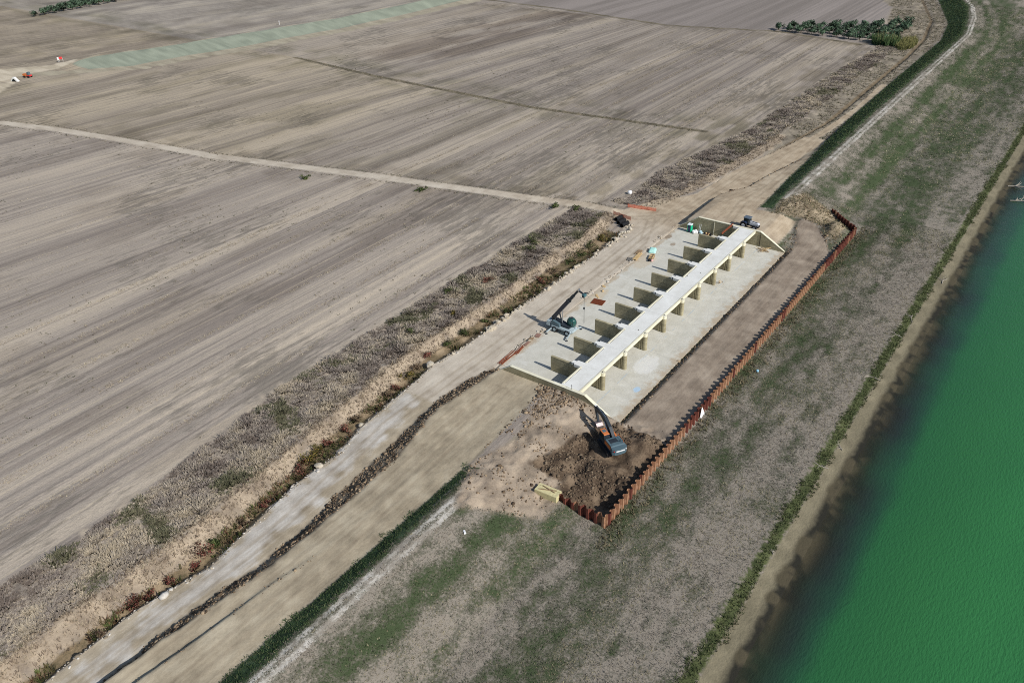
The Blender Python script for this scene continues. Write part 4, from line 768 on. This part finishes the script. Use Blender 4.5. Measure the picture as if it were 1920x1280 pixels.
for x, y, sx, sy, rz, mt, lab in ((8.9, 9.6, 1.5, 1.1, 12, PINK, 'reddish brown board lying on the slab beside the telehandler'), (6.8, 10.0, 1.9, .9, 8, TIMBER2, 'slatted pallet of weathered timber on the slab edge'), (5.0, 9.7, 1.6, .7, 5, PINK, 'small stack of brown boards between the rods and the pallet')):
    t0 = thing('board_stack', lab, 'boards', (x, y, .01), R(rz))
    for i in range(5): MB().box((0, -sy / 2 + sy / 5 * (i + .5), .10 + .012 * (i % 2)), (sx, sy / 5 - .04, .06)).build('board', mt, t0)
    for i in (-1, 0, 1): MB().box((i * sx * .42, 0, .035), (.09, sy, .07)).build('bearer', TIMBER2, t0)
o = MB().tube([(-6.6, 9.35, .04), (-2, 9.9, .05), (3, 10.7, .05), (8.4, 10.5, .05)], .06, 6).build('black_hose', PLASTIC); tag(o, 'thin black hose running along the roadside edge of the slab', 'hose')
# stores beside the road end of the slab
MINT = simple('mint_sheet', (178, 226, 214), .6, 0, .12, 3)
t0 = thing('sheeted_pallet', 'pallet of goods under a pale mint green plastic sheet', 'pallet', (58.2, 8.3, 0), R(20))
b = MB(); n = 8; vs = []
for j in range(n + 1):
    for i in range(n + 1):
        u, v = i / n * 2 - 1, j / n * 2 - 1; e = max(abs(u), abs(v)); vs.append((u * 1.25, v * .95, .12 + (.55 + .16 * vnoise(i * 1.0, j * 1.0, 1.7, 5)) * (1 - max(0, (e - .72)) / .28)))
b.add(vs, [(j * (n + 1) + i, j * (n + 1) + i + 1, (j + 1) * (n + 1) + i + 1, (j + 1) * (n + 1) + i) for j in range(n) for i in range(n)])
b.build('cover_sheet', MINT, t0, smooth=True)
for i in range(5): MB().box((0, -.8 + .4 * i, .06), (2.3, .14, .1)).build('pallet_board', TIMBER2, t0)
for x, y, L, nn, rz, mt, lab in ((53.4, 10.0, 4.8, 5, 8, TIMBER, 'long pale planks stacked beside the dirt road'), (55.6, 10.9, 2.6, 5, 4, TIMBER2, 'short brown planks heaped behind the long pale planks'), (51.0, 10.6, 1.8, 6, 20, simple('grey_board', (120, 116, 108), .85), 'grey grating panel lying flat at the road edge')):
    t0 = thing('plank_stack', lab, 'planks', (x, y, gz(x, y) + .02), R(rz))
    for i in range(nn): MB().box((random.uniform(-.2, .2), -.5 + i * .24, .12 + .06 * (i % 2)), (L * random.uniform(.8, 1), .2, .08)).build('plank', mt, t0)
t0 = thing('timber_bundle', 'strapped bundle of yellow timber with dark and pink sacks at one end', 'bundle', (54.0, 6.5, 0), R(14))
for i in range(4):
    for j in range(3): MB().box((.7, -.42 + .28 * i, .14 + .2 * j), (2.4, .25, .17)).build('timber_length', TIMBER if (i + j) % 3 else TIMBER2, t0)
for xx in (.1, 1.3): MB().box((xx, 0, .36), (.06, 1.16, .7)).build('strap', PLASTIC, t0)
b = MB(); b.add(iv * np.array((.55, .45, .35)) + np.array((-1.1, .15, .3)), jf.tolist()); b.build('dark_sack', PLASTIC, t0, smooth=True)
b = MB(); b.add(iv * np.array((.5, .4, .3)) + np.array((-1.0, -.5, .28)), jf.tolist()); b.build('pink_sack', simple('pink_sack', (214, 172, 164), .8), t0, smooth=True)
# stores in the last bay
BLUEW = simple('pale_blue_plastic', (188, 214, 226), .5)
lab_sets = [(74.2, 3.9, 'white_sack', 'pair of white sacks slumped nearest the green toilet'), (74.3, 2.6, 'white_sack', 'white sack with a blue tint in the middle of the last bay'), (73.6, 4.3, 'white_sack', 'small pale sack lying loose in front of the last bay')]
for x, y, nm, lab in lab_sets:
    b = MB(); q = iv * (1 + .25 * (rng.random((len(iv), 1)) - .5))
    for k in range(2): b.add(q * np.array((.55, .5, .38)) + np.array((k * .35 - .1, k * .4 - .2, .3 + .12 * k)), jf.tolist())
    tag(b.build(nm, BLUEW if 'blue' in lab else WHITE, loc=(x, y, 0), smooth=True), lab, 'sack')
for x, y, lab in ((74.3, 1.4, 'black drum lying nearest the white sacks in the last bay'), (74.2, -.2, 'black drum lying beside the wall joint in the last bay')):
    t0 = thing('oil_drum', lab, 'drum', (x, y, 0), R(20)); MB().tube([(-.45, 0, .3), (.45, 0, .3)], .3, 14).build('drum_body', PLASTIC, t0)
    for xx in (-.46, -.15, .15, .46): MB().tube([(xx - .02, 0, .3), (xx + .02, 0, .3)], .32, 14).build('rim_ring', DARK, t0)
t0 = thing('tool_crate', 'open wooden crate of tools with brown lining in the last bay', 'crate', (74.3, .7, 0), R(-8))
for s in (-1, 1): MB().box((s * .48, 0, .3), (.05, .9, .6)).build('crate_side', PINK, t0); MB().box((0, s * .45, .3), (1.0, .05, .6)).build('crate_end', TIMBER, t0)
MB().box((0, 0, .06), (.9, .8, .08)).build('crate_floor', TIMBER2, t0)
t0 = thing('generator', 'small white machine with black hoses near the pier in the last bay', 'generator', (72.6, -3.4, 0), R(30)); MB().box((0, 0, .5), (.9, .6, .6)).build('casing', WHITE, t0); MB().tube([(-.5, -.25, .25), (-.5, .25, .25)], .22, 10).build('wheel', PLASTIC, t0); MB().tube([(.4, .2, .6), (.9, .5, .4), (1.1, 0, .05)], .05, 5).build('hose', PLASTIC, t0)
t0 = thing('leaning_ladder', 'pale ladder leaning on the far wing wall behind the sacks', 'ladder', (74.6, 3.2, 0))
for s in (-.2, .2): MB().bar((0, s, 0), (.55, s, 2.3), .07, .05).build('stile', WHITE, t0)
for i in range(7): MB().tube([(.07 * i + .04, -.2, .3 * i + .2), (.07 * i + .04, .2, .3 * i + .2)], .025, 5).build('rung', WHITE, t0)
# broken timber on the river side of the slab, reeds by a pier
t0 = thing('timber_debris', 'tangle of broken pale timber at the foot of the far wing wall', 'debris', (73.6, -15.2, 0), R(10))
for i in range(16):
    a = random.uniform(0, 3.1); L = random.uniform(.8, 2.6); MB().bar((random.uniform(-1, 1), random.uniform(-1.6, 1.0), .05 + .03 * i), (random.uniform(-1, 1) + L * math.cos(a) * .6, random.uniform(-1.6, 1.2) + L * math.sin(a) * .6, .12 + random.uniform(0, .5)), .12, .05).build('plank', TIMBER if i % 3 else TIMBER2, t0)
t0 = thing('timber_offcuts', 'small heap of timber offcuts at the foot of a pier nose on the river side', 'debris', (51.6, -13.0, 0))
for i in range(7): MB().bar((random.uniform(-.4, .4), random.uniform(-.7, .5), .05 + .05 * i), (random.uniform(-.5, .5), random.uniform(-.7, .6), .2 + .12 * i), .12, .06).build('offcut', TIMBER2 if i % 2 else TIMBER, t0)
for x, y, lab in ((33.2, 8.0, 'brown paper sack on the slab beyond the reinforcing mesh'), (35.5, 9.0, 'short board lying on the slab beyond the reinforcing mesh'), (30.6, 7.9, 'pale plank lying along the edge of the reinforcing mesh')):
    if 'sack' in lab: b = MB(); b.add(iv * np.array((.4, .3, .22)) + np.array((0, 0, .2)), jf.tolist()); mt = TIMBER
    else: b = MB().box((0, 0, .06), (1.8 if 'plank' in lab else 1.2, .35, .09)); b.box((.1, .3, .05), (1.0, .16, .07)); mt = TIMBER
    tag(b.build('paper_sack' if 'sack' in lab else 'loose_board', mt, loc=(x, y, .01), rot=(0, 0, R(random.uniform(-30, 60)))), lab, 'sack' if 'sack' in lab else 'board')

# ------------------------------------------------------------------ junction: barrier netting, culvert pipes, white bag
NET = simple('orange_netting', (226, 126, 96), .7, 0, .1)
def net(x0, y0, x1, y1, lab, H=1.0):
    t0 = thing('barrier_fence', lab, 'fence', (x0, y0, gz(x0, y0)))
    L = math.hypot(x1 - x0, y1 - y0); n = max(3, int(L / 2)); ux, uy = (x1 - x0) / L, (y1 - y0) / L
    for i in range(n + 1):
        t = i / n; MB().tube([(ux * L * t, uy * L * t, -.2), (ux * L * t + .03, uy * L * t, H + .12)], .03, 5).build('post', RUST, t0)
    b = MB(); m_ = int(L / .22); sag = lambda t: .1 * math.sin(t * n * math.pi) ** 2
    for j in range(8):
        for i in range(m_): t, t2 = i / m_, (i + 1) / m_; z = .08 + j * (H - .1) / 7; b.bar((ux * L * t, uy * L * t, z - sag(t)), (ux * L * t2, uy * L * t2, z - sag(t2)), .02, .07)
    for i in range(m_ + 1): t = i / m_; b.bar((ux * L * t, uy * L * t, .05), (ux * L * t, uy * L * t, H - sag(t)), .05, .02)
    b.build('netting', NET, t0)
net(72.2, 28.1, 71.2, 22.0, 'orange plastic barrier netting beside the black culvert pipes'); net(79.0, 27.4, 80.6, 19.2, 'sagging orange barrier netting across the junction from the culvert')
for i, (x, y, lab) in enumerate(((70.6, 25.4, 'black culvert pipe farthest out in the field at the junction'), (69.3, 23.9, 'black culvert pipe in the middle of the three at the junction'), (68.3, 22.3, 'black culvert pipe nearest the dirt road at the junction'))):
    t0 = thing('culvert_pipe', lab, 'pipe', (x, y, gz(x, y) - .1), R(-8), 'culvert pipes at the junction')
    b = MB(); n = 16
    b.add([(xx, r_ * math.cos(t), .5 + r_ * math.sin(t)) for xx, r_ in ((-1.3, .6), (1.5, .6), (1.5, .5), (-1.3, .5)) for t in np.linspace(0, 2 * math.pi, n, endpoint=False)], [(j * n + k, j * n + (k + 1) % n, ((j + 1) % 4) * n + (k + 1) % n, ((j + 1) % 4) * n + k) for j in range(4) for k in range(n)])
    b.build('pipe_barrel', PLASTIC, t0, smooth=False)
    for xx in np.linspace(-1.1, 1.3, 7): MB().tube([(xx - .05, 0, .5), (xx + .05, 0, .5)], .64, 16, False).build('pipe_rib', PLASTIC, t0)
b = MB(); q, f_ = ico(2); q = np.sign(q) * np.abs(q) ** .75; b.add(q * np.array((.7, .65, .6)) + np.array((0, 0, .5)), f_.tolist()); tag(b.build('bulk_bag', WHITE, loc=(87.6, 31.6, gz(87.6, 31.6)), smooth=True), 'round white bulk bag left alone in the field beyond the junction', 'bag')
b = MB(); b.add(q * .28 + np.array((0, 0, .25)), f_.tolist()); tag(b.build('plastic_ball', simple('blue_white_plastic', (150, 200, 226), .4), loc=(22.0, -34.3, gz(22, -34.3)), smooth=True), 'small pale blue plastic ball in the grass outside the sheet piling', 'ball')
b = MB().box((0, 0, .15), (.7, .35, .25), taper=(.8, .8)); tag(b.build('litter_block', WHITE, loc=(-46.7, -16.0, gz(-46.7, -16) - .05), rot=(0, 0, 1)), 'small pale block of litter lying in the near bank grass', 'litter')

# ------------------------------------------------------------------ boulders along the ditch
m = NT('boulder_stone'); P = m.obco(); oi = m.n('ShaderNodeObjectInfo'); cl = m.ramp(m.noise(P, 1.6, 5), ((.3, alb(150, 140, 122)), (.7, alb(208, 200, 184))))
STONE = m.fin(m.mix(m.mr(oi.outputs['Random'], 0, 1, 0, .4, False), cl, alb(176, 158, 126)), .9, 0, .15); m.bump(m.noise(P, 4, 4), .5, .05)
def rock_mesh(i):
    v, f = ico(2); r_ = np.random.default_rng(300 + i); d = r_.normal(size=(7, 3)); d /= np.linalg.norm(d, axis=1)[:, None]
    k = np.ones(len(v))
    for a in d: k = np.minimum(k, (.62 + .2 * r_.random()) / np.maximum(v @ a, .05))
    b = MB(); b.add(v * k[:, None] * (1 + .06 * r_.normal(size=(len(v), 1))) * np.array((1.1, .9, .75)), f.tolist()); return b.mesh('boulder', STONE)
rocks = [rock_mesh(i) for i in range(7)]
def boulder(x, y, r_, lab, group='boulders lining the ditch'):
    o = link('boulder', random.choice(rocks), None, (x, y, gz(x, y) + r_ * .25), (random.uniform(-.4, .4), random.uniform(-.4, .4), random.uniform(0, 6.28))); o.scale = (r_,) * 3; tag(o, lab, 'boulder', group)
for x0, x1, n, r0, r1, dy, lab in ((-11, 4, 12, .2, .4, .5, 'small pale boulder on the ditch edge between the lone boulder and the telehandler'), (4, 12.5, 34, .25, .68, .9, 'pale boulder in the dense heap on the ditch edge opposite the telehandler'), (13, 26, 20, .2, .5, .6, 'pale boulder on the ditch edge just beyond the dense boulder heap'), (26, 40, 22, .25, .65, .8, 'pale boulder on the ditch edge level with the middle piers'), (40, 56, 16, .22, .6, .8, 'pale boulder on the ditch edge beside the green thicket'), (56, 69, 30, .3, .78, 1.3, 'larger grey boulder beside the black culvert pipes')):
    for i in range(n):
        x = random.uniform(x0, x1); boulder(x, float(roadL(x)) + random.gauss(.35, dy * .6), r0 + (r1 - r0) * random.random() ** 2, lab)
boulder(-12.2, 21.9, .95, 'large lone boulder where the dirt road widens beside the ditch', None); boulder(-46.8, 17.0, .8, 'round white boulder at the edge of the white gravel road', None); boulder(-34.2, 19.6, .6, 'broken white slab stone at the gravel road edge', None)

# ------------------------------------------------------------------ shrubs of the ditch, each its own thing
def leaf_blob(name, n, rad, cols, seed, leaf=.16, mat=None, clump=7):
    r_ = np.random.default_rng(seed); cc = r_.normal(size=(clump, 3)) * np.array(rad) * .42; cc[:, 2] = np.abs(cc[:, 2]) + rad[2] * .35
    k = r_.integers(clump, size=n); d = r_.normal(size=(n, 3)); d /= np.linalg.norm(d, axis=1)[:, None]; p = cc[k] + d * np.array(rad) * .55 * r_.random((n, 1)) ** .4; p[:, 2] = np.maximum(p[:, 2], .05)
    t = r_.normal(size=(n, 3)); t /= np.linalg.norm(t, axis=1)[:, None]; u = np.cross(t, d); u /= np.linalg.norm(u, axis=1)[:, None] + 1e-6; s_ = leaf * (.6 + .8 * r_.random((n, 1)))
    Vv = np.stack([p - t * s_, p + u * s_ * .6, p + t * s_, p - u * s_ * .6], 1).reshape(-1, 3)
    cs = np.array([alb(*c0)[:3] for c0 in cols]); tone = (.7 + .6 * r_.random(clump))[k]; col = np.clip(cs[r_.integers(len(cs), size=n)] * tone[:, None] * (.8 + .4 * r_.random((n, 1))), 0, .8)
    nn = d * .8 + np.array((0, 0, .5)); nn /= np.linalg.norm(nn, axis=1)[:, None]
    return np_mesh(name, Vv, np.arange(4 * n).reshape(-1, 4), LEAF, False, np.concatenate([np.repeat(col, 4, 0), np.ones((4 * n, 1))], 1), vecs={'tn': np.repeat(nn, 4, 0)})
BARK = simple('bark', (104, 90, 74), .9, 0, .3, 4)
def stems(h, n, sp, seed, r=.03):
    r_ = random.Random(seed); b = MB()
    for i in range(n): a = r_.uniform(0, 6.28); q = r_.uniform(.4, 1) * sp; b.tube([(0, 0, -.1), (q * .5 * math.cos(a), q * .5 * math.sin(a), h * .5), (q * math.cos(a), q * math.sin(a), h * .85)], [r, r * .7, r * .3], 5)
    return b
REDS, OLV, GRN, BRN = [(142, 84, 74), (124, 68, 60), (116, 88, 72), (140, 112, 94)], [(124, 116, 62), (148, 122, 66), (104, 102, 60)], [(86, 98, 58), (104, 112, 70), (70, 82, 48)], [(120, 104, 84), (104, 84, 70), (136, 118, 96)]
shr = [(-88.5, 16.2, 1.0, BRN, 'brown shrub in the ditch nearest the near end of the gravel road'), (-82.3, 17.4, 1.5, REDS, 'wide rust red shrub second from the near end of the ditch'), (-80.0, 17.0, .9, REDS, 'small red shrub touching the wide rust red one'), (-76.5, 16.6, .9, REDS, 'low red shrub halfway between the two large red clumps'),
       (-72.6, 16.3, 1.0, REDS, 'dark red shrub just before the tallest red clump'), (-70.4, 17.2, 1.5, REDS, 'tall red shrub clump on the ditch bank below the dry scrub'), (-67.8, 18.0, .9, GRN, 'grey green shrub behind the tall red clump'), (-62.5, 17.6, .9, BRN, 'brown shrub on the ditch edge after the tall red clump'), (-58.0, 18.0, .8, REDS, 'single small red shrub halfway along the white gravel road'),
       (-48.8, 19.6, 1.5, REDS, 'red shrub beside the round white boulder'), (-46.6, 20.4, 1.5, OLV, 'olive yellow shrub beside the round white boulder'), (-44.0, 20.9, 1.4, OLV, 'yellowish shrub behind the olive one by the white boulder'), (-41.5, 21.2, 1.0, REDS, 'red shrub after the yellowish shrubs'), (-36.4, 21.6, 1.2, REDS, 'red brown shrub before the broken white slab'), (-33.5, 22.0, 1.1, BRN, 'grey brown shrub behind the broken white slab'),
       (-24.5, 22.6, 1.1, BRN, 'brown shrub between the broken slab and the lone boulder'), (-21.8, 22.9, 1.3, REDS, 'bright red shrub before the lone boulder'), (-17.0, 23.8, 1.3, OLV, 'orange olive shrub just before the lone boulder'), (-14.2, 24.2, 1.1, BRN, 'dark shrub beside the lone boulder'), (-9.3, 25.0, 1.3, REDS, 'round red shrub just beyond the lone boulder'),
       (-4.0, 24.3, 1.3, GRN, 'grey green shrub after the round red one'), (1.5, 24.2, 1.4, GRN, 'long grey green shrub opposite the near abutment'), (8.2, 23.6, .8, GRN, 'small green shrub opposite the telehandler'), (14.6, 22.6, 1.2, GRN, 'green shrub in the ditch beyond the pale boulder heap'), (30.5, 24.0, 1.2, REDS, 'rusty shrub in the ditch level with the middle piers'), (36.0, 24.2, 1.3, BRN, 'brown green shrub before the green ditch thicket'),
       (43.0, 23.6, 1.6, GRN, 'first green shrub of the ditch thicket before the culvert'), (48.0, 23.4, 1.8, GRN, 'second and largest green shrub of the ditch thicket'), (53.5, 23.4, 1.7, GRN, 'third green shrub of the ditch thicket'), (58.5, 23.2, 1.2, OLV, 'last olive shrub of the thicket beside the culvert pipes'),
       (12, 37.6, 1.4, GRN, 'green bush standing up in the dry scrub band'), (40.5, 34.5, 1.7, GRN, 'dark green bush in the scrub level with the middle piers'), (44.0, 35.4, 1.6, GRN, 'second dark green bush beside it in the scrub'), (5.0, 30.0, .9, OLV, 'single yellow shrub in the scrub above the boulders'), (-6.0, 33.5, 1.2, GRN, 'green bush in the scrub above the lone boulder'), (22.0, 33.0, 1.3, REDS, 'reddish bush in the scrub above the middle of the ditch')]
for i, (x, y, r_, cols, lab) in enumerate(shr):
    t0 = thing('shrub', lab, 'shrub', (x, y, gz(x, y) - .05), random.uniform(0, 6)); r_ *= 1.0
    link('foliage', leaf_blob('foliage', int(200 * r_ + 90), (r_ * 1.25, r_, r_ * .75), cols, 400 + i, .13), t0); stems(r_ * .9, 6, r_ * .7, i).build('stems', BARK, t0)
# scattered bushes along the field road
for i, (x, y, lab) in enumerate(((59.2, 86, 'round dark green bush beside the middle of the field road'), (47.0, 124.5, 'low green bush on the verge halfway up the field road'), (72.5, 38.5, 'green bush at the verge just before the junction'), (70.3, 44.5, 'second verge bush before the junction'))):
    t0 = thing('verge_bush', lab, 'bush', (x - 3.2, y, gz(x - 3.2, y)), 0, 'bushes along the field road'); link('foliage', leaf_blob('foliage', 260, (1.6, 1.2, .9), GRN, 480 + i, .2), t0); stems(.8, 5, .7, 90 + i).build('stems', BARK, t0)

# ------------------------------------------------------------------ olive groves
OLIVE = [(98, 120, 98), (84, 108, 84), (112, 130, 108), (74, 96, 72)]
crowns = [leaf_blob('crown', 620, (2.4, 2.3, 1.9), OLIVE, 500 + i, .30, clump=13) for i in range(5)]
def trunk_mesh(i):
    r_ = random.Random(i); b = MB(); b.tube([(0, 0, -.2), (.05, .05, .7), (.0, .1, 1.5)], [.24, .18, .14], 7)
    for k in range(5): a = k * 1.26 + r_.uniform(0, .5); b.tube([(0, .1, 1.2), (.7 * math.cos(a), .7 * math.sin(a), 2.0), (1.4 * math.cos(a), 1.4 * math.sin(a), 2.9)], [.11, .07, .03], 5)
    return b.mesh('trunk', BARK)
trunks = [trunk_mesh(i) for i in range(3)]
def tree(x, y, s, lab, group):
    t0 = thing('olive_tree', lab, 'tree', (x, y, gz(x, y)), random.uniform(0, 6.28), group); t0.scale = (s, s, s * random.uniform(.9, 1.1))
    link('trunk', random.choice(trunks), t0); link('crown', random.choice(crowns), t0, (0, 0, 1.0))
for j in range(10):
    y = 75 - j * 6.1; dep = 1 + int((75 - y) / 57 * 6.2 + (j > 0))
    for i in range(dep):
        x = 318 - .08 * (75 - y) + i * 6.6 + random.uniform(-.5, .5)
        lab = 'small olive tree standing alone at the thin end of the grove' if j == 0 and i == 0 else 'grey green olive tree in the front row of the grove by the cane thicket' if i == 0 else 'grey green olive tree behind the front row of the grove by the cane thicket'
        tree(x, y + random.uniform(-.5, .5), random.uniform(.85, 1.15), lab, 'olive grove by the field drain')
for r_, (y, x0, x1) in enumerate(((505, 144.5, 222), (512, 158, 216), (519, 170, 213), (526, 183, 210))):
    for x in np.arange(x0, x1, 6.4):
        tree(x + random.uniform(-.6, .6), y + random.uniform(-.7, .7), random.uniform(.95, 1.3), 'green olive tree in the front row of the far orchard at the picture corner' if r_ == 0 else 'green olive tree in the back rows of the far orchard at the picture corner', 'far orchard')
def cane(name, lab, x0, x1, y0, y1, n, cols, h):
    x = rng.uniform(x0, x1, n); y = rng.uniform(y0, y1, n); k = ((x - (x0 + x1) / 2) / (x1 - x0) * 2) ** 2 + ((y - (y0 + y1) / 2) / (y1 - y0) * 2) ** 2 < 1.1; x, y = x[k], y[k]
    t0 = thing(name, lab, 'cane', (0, 0, 0)); link('stalks', tuft_mesh('stalks', x, y, RND(len(x), h * .6, h), RND(len(x), .5, 1.0), pal(len(x), cols), 6, .25), t0); link('plumes', tuft_mesh('plumes', x[::3], y[::3], RND(len(x[::3]), h * .9, h * 1.15), RND(len(x[::3]), .2, .4), pal(len(x[::3]), [(176, 164, 118), (150, 148, 96)]), 3, .2), t0)
cane('cane_thicket', 'tall green cane thicket at the corner of the olive grove', 306, 318, 13.5, 26, 500, [(86, 112, 70), (104, 128, 84), (70, 92, 58)], 4.2)
cane('yellow_cane', 'yellow cane patch beside the green cane thicket', 303, 326, 7.5, 14.5, 620, [(138, 136, 84), (150, 145, 94), (124, 128, 82)], 2.6)

# ------------------------------------------------------------------ driftwood
DRIFT = simple('bleached_wood', (160, 152, 138), .85, 0, .25, 5)
def branchy(seed, L, n, r=.09):
    r_ = random.Random(seed); b = MB(); pts = [Vector((0, 0, .1))]; d = Vector((1, 0, .05))
    for i in range(6): d = (d + Vector((0, r_.uniform(-.25, .25), r_.uniform(-.08, .1)))).normalized(); pts.append(pts[-1] + d * L / 6)
    b.tube(pts, [r * (1 - .13 * i) for i in range(7)], 6); tw = MB()
    for k in range(n):
        p = pts[r_.randint(1, 5)]; a = r_.choice((-1, 1)) * r_.uniform(.4, 1.2); l2 = L * r_.uniform(.25, .55); q = p + Vector((math.cos(a), math.sin(a), r_.uniform(-.1, .35))) * l2 * .5
        tw.tube([p, q, q + Vector((math.cos(a + .4), math.sin(a + .4), r_.uniform(-.2, .2))) * l2 * .5], [r * .55, r * .4, r * .15], 5)
    return b, tw
for i, (x, y, L, n, rz, z, lab) in enumerate(((153.5, -57.6, 8.5, 9, -85, -1.0, 'large bleached dead tree lying in the shallow water at the picture edge'), (142.5, -60.0, 6.0, 8, -70, -1.05, 'second dead branch sunk in the water near the beach'), (33, -54.8, 2.6, 3, 80, None, 'driftwood branch at the weed edge level with the middle of the weir'), (58.6, -54.3, 2.2, 3, 30, None, 'pale driftwood stick on the beach beyond the middle'), (80.5, -55.6, 3.0, 3, 20, None, 'driftwood stick on the beach level with the far abutment'),
        (51.0, -54.0, 2.2, 2, 70, None, 'short driftwood piece in the shore weeds'), (2.4, -54.8, 2.0, 3, 100, None, 'driftwood stick on the beach level with the near abutment'), (-21, -54.3, 1.8, 2, 40, None, 'driftwood twig on the near beach'), (8.5, -55.2, 1.6, 2, 60, None, 'small driftwood twig beside the shore weeds near the near abutment'))):
    t0 = thing('driftwood', lab, 'driftwood', (x, y, gz(x, y) + .02 if z is None else z), R(rz), 'driftwood along the shore'); b, tw = branchy(i, L * 1.25, n + 3, .07 + L * .018); mt = DRIFT if z != -1.15 else TIMBER2; tr = b.build('stem', mt, t0); tw.build('twigs', mt, t0)

# ------------------------------------------------------------------ far left: site sign, small machine, outfall, marker
REDP = simple('red_paint', (214, 60, 60), .5, 0, .08)
t0 = thing('site_sign', 'red and white site sign on posts at the start of the pale canal bank', 'sign', (86.5, 361.0, gz(86.5, 361)), R(-125)); t0.scale = (.75,) * 3; bd = MB().box((0, .9, 2.6), (.12, 2.2, 1.5)).build('board', REDP, t0); MB().box((-.08, 1.2, 2.2), (.05, 1.2, .5)).build('white_panel', WHITE, bd); MB().box((0, -.9, 2.3), (.12, .9, 1.8)).build('white_board', WHITE, t0)
for yy in (-1.1, -.2, 1.9): MB().tube([(0.1, yy, -.2), (.1, yy, 3.1)], .07, 6).build('post', WHITE, t0)
t0 = thing('dumper', 'small orange red dumper parked beside the far pale road', 'dumper', (62.0, 344.2, gz(62, 344.2)), R(-70)); MB().prism([(-1.9, .6), (-.2, .6), (.1, 1.7), (-2.2, 1.7)], -.9, .9).build('skip', ORANGE, t0); MB().box((1.0, 0, .95), (1.8, 1.4, .6)).build('body', REDP, t0); MB().box((.9, 0, 1.9), (1.1, 1.3, 1.3), taper=(.8, .85)).build('cab', SLATE, t0)
for xx in (-1.1, 1.2):
    for s in (-1, 1): MB().tube([(xx, s * .95 - .2, .5), (xx, s * .95 + .2, .5)], .5, 12).build('wheel', PLASTIC, t0)
t0 = thing('outfall', 'pale concrete outfall with a dark opening beside the far road fork', 'outfall', (55.0, 342.4, gz(55, 342.4)), R(-70)); MB().prism([(-2.2, 0), (2.2, 0), (.5, 1.9), (-.5, 1.9)], -.6, .6).build('headwall', C_DECK, t0); MB().prism([(-1.3, .05), (1.3, .05), (.3, 1.2), (-.3, 1.2)], -.72, .72).build('opening', simple('dark_void', (22, 24, 26), .9), t0)
t0 = thing('marker_stake', 'single white marker stake above the far canal bank', 'stake', (203, 331, gz(203, 331))); MB().tube([(0, 0, -.2), (0, 0, 2.0)], .12, 6).build('shaft', WHITE, t0); MB().box((0, 0, 2.1), (.5, .5, .35), taper=(.6, .6)).build('cap', WHITE, t0)
